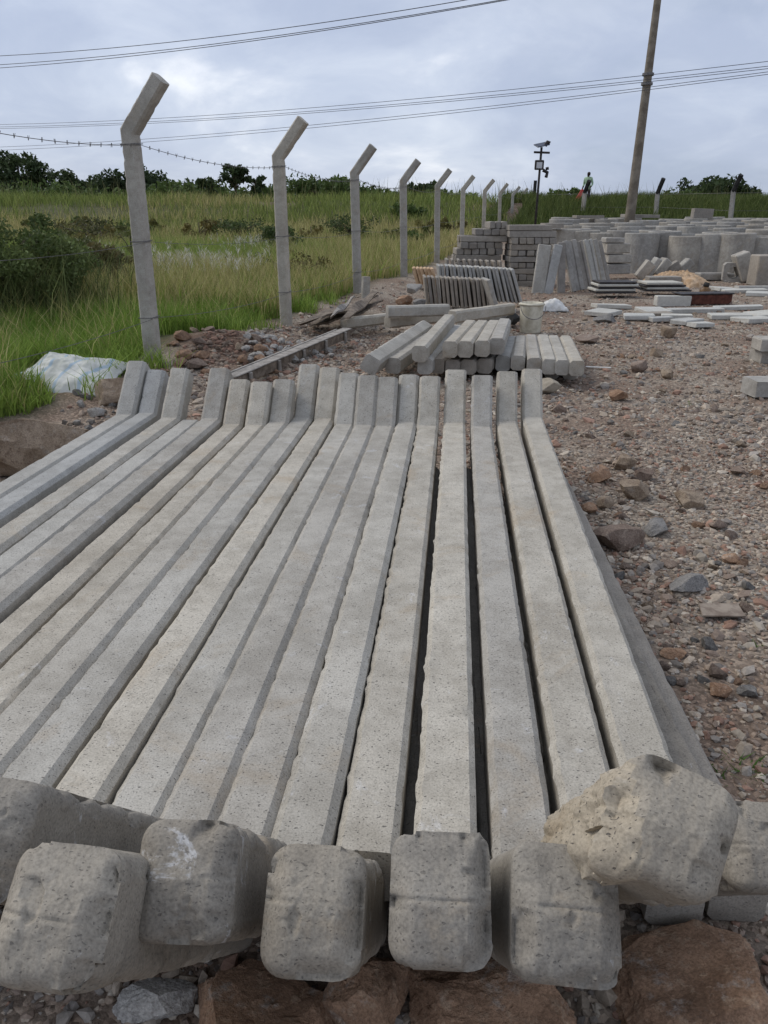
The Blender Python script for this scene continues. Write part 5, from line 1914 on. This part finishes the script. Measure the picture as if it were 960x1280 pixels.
hts = [(22, 197, 60, 72, 2200, 'tall dark tree with bare reddish top at the field edge', .1, .25),
       (-12, 222, 70, 70, 2200, 'dark rounded tree past the reddish topped one', 0, .1),
       (66, 220, 60, 74, 1800, 'flat-crowned dark tree beside the reddish topped one', .2, .3),
       (104, 232, 56, 78, 1600, 'low dark tree with spreading crown', .2, .3),
       (140, 236, 44, 76, 1300, 'low dark tree with narrow crown', .2, .2),
       (162, 219, 66, 70, 2600, 'round dark green tree behind the first fence post', 0, .05),
       (206, 234, 64, 68, 2000, 'bushy dark tree between the first post and the saplings', 0, 0),
       (262, 226, 26, 50, 420, 'thin small sapling with tufted top', .6, .25),
       (293, 209, 36, 50, 800, 'taller open sapling with clumped leaves', .5, .2),
       (320, 224, 26, 50, 420, 'sparse sapling with airy leaves', .7, .2),
       (524, 234, 34, 60, 900, 'small round tree seen between fence posts', .2, .1),
       (888, 228, 70, 62, 1700, 'spreading green tree behind the bank on the ring side', .3, .3),
       (925, 236, 34, 62, 700, 'small tree beside the spreading one', .3, .2)]
for k, (u, vt, wpx, y, n, lab, op, low) in enumerate(hts):
    horizon_tree(u, vt - 5, wpx * 1.2, y, 0, int(n * 1.5), 600 + k * 7, lab, D_LO, D_HI, 'tree', op, max(low, .4), 24 if op < .4 else 14)
for k, (u, vt, wpx, y, n, lab) in enumerate([
    (240, 240, 80, 56, 1500, 'dark hedge bush left of the saplings'), (345, 240, 70, 52, 1400, 'green hedge bush beside the second fence post'),
    (395, 234, 76, 51, 1800, 'dense green hedge bush between second and third posts'), (432, 238, 60, 52, 1300, 'dense green hedge bush behind the third post'),
    (478, 246, 60, 54, 1100, 'low hedge bush behind the fourth post'), (563, 248, 50, 56, 700, 'low bush between far posts'), (510, 262, 40, 40, 600, 'bright green broad-leaved bush before the bank'),
    (300, 246, 60, 54, 900, 'low bush at the foot of the saplings'), (190, 246, 80, 58, 1200, 'low dark bush behind the first post'), (60, 246, 120, 60, 1500, 'long low dark bush under the flat-crowned tree'),
    (705, 240, 30, 47, 400, 'weedy bush beside the person on the bank'), (850, 246, 50, 50, 600, 'low bush on the bank beside the spreading tree')]):
    horizon_tree(u, vt - 5, wpx * 1.15, y, 0, int(n * 1.6), 800 + k * 5, lab, B_LO, B_HI, 'bush', .0, 0.15, 24, 'bushes along the bank')

r9 = np.random.default_rng(77)
for k in range(34):
    yv = float(r9.uniform(13, 34))
    s_ = float(r9.uniform(1.0, 0.62 * yv + 3))
    xv = float(fence_x(yv) - s_)
    t_ = float(r9.random())
    lo = (0.05 + .05 * t_, 0.085, 0.02 + .01 * t_)
    hi = (0.13 + .09 * t_, 0.19 - .02 * t_, 0.055)
    tree('field_weed', (xv, yv, lz(xv, yv)), float(r9.uniform(.4, .85)), float(r9.uniform(.5, 1.5)), 900, 0.0022 * yv, lo, hi, 1300 + k * 3,
         'low reddish olive weed clump in the field' if t_ > .5 else 'low leafy green weed clump in the field', 'weed', 'reddish weed clumps' if t_ > .5 else 'green weed clumps', 0.1, low=0.0, clumps=14)
# near shrubs in the field
for k, (u, v, y, H, W, n, lo, hi, lab) in enumerate([
    (28, 415, 9.6, 1.25, 1.9, 20000, (0.060, 0.090, 0.026), (0.16, 0.20, 0.07), 'large dense dark green shrub before the field by the low wire'),
    (-30, 430, 8.8, 1.1, 1.4, 9000, (0.060, 0.090, 0.026), (0.16, 0.20, 0.07), 'dark green shrub growing into the large one'),
    (135, 385, 11.6, 0.85, 1.0, 6000, (0.075, 0.070, 0.028), (0.17, 0.14, 0.06), 'reddish olive dry shrub beside the first fence post'),
    (90, 372, 12.6, 0.9, 1.2, 6000, (0.05, 0.065, 0.02), (0.12, 0.125, 0.045), 'olive shrub between dark shrub and dry shrub'),
    (355, 318, 22, .9, 1.4, 1500, (0.035, 0.06, 0.018), (0.09, 0.12, 0.04), 'green shrub standing behind the second fence post'),
    (300, 300, 26, .8, 2.0, 1500, (0.045, 0.07, 0.02), (0.10, 0.13, 0.045), 'low green shrub patch in the middle field'),
    (120, 300, 24, .9, 2.6, 1600, (0.055, 0.065, 0.025), (0.13, 0.12, 0.05), 'brownish shrub patch in the middle field'),
    (440, 296, 28, .9, 2.0, 1200, (0.045, 0.07, 0.02), (0.10, 0.13, 0.045), 'green shrub patch behind the third post'),
]):
    p = PY(u, v, y)
    tree('field_shrub', (p[0], y, lz(p[0], y)), H, W, n, 0.026 if y < 14 else .05, lo, hi, 950 + k * 3, lab, 'shrub', 'shrubs in the field', 0.45, low=0.0, clumps=40)
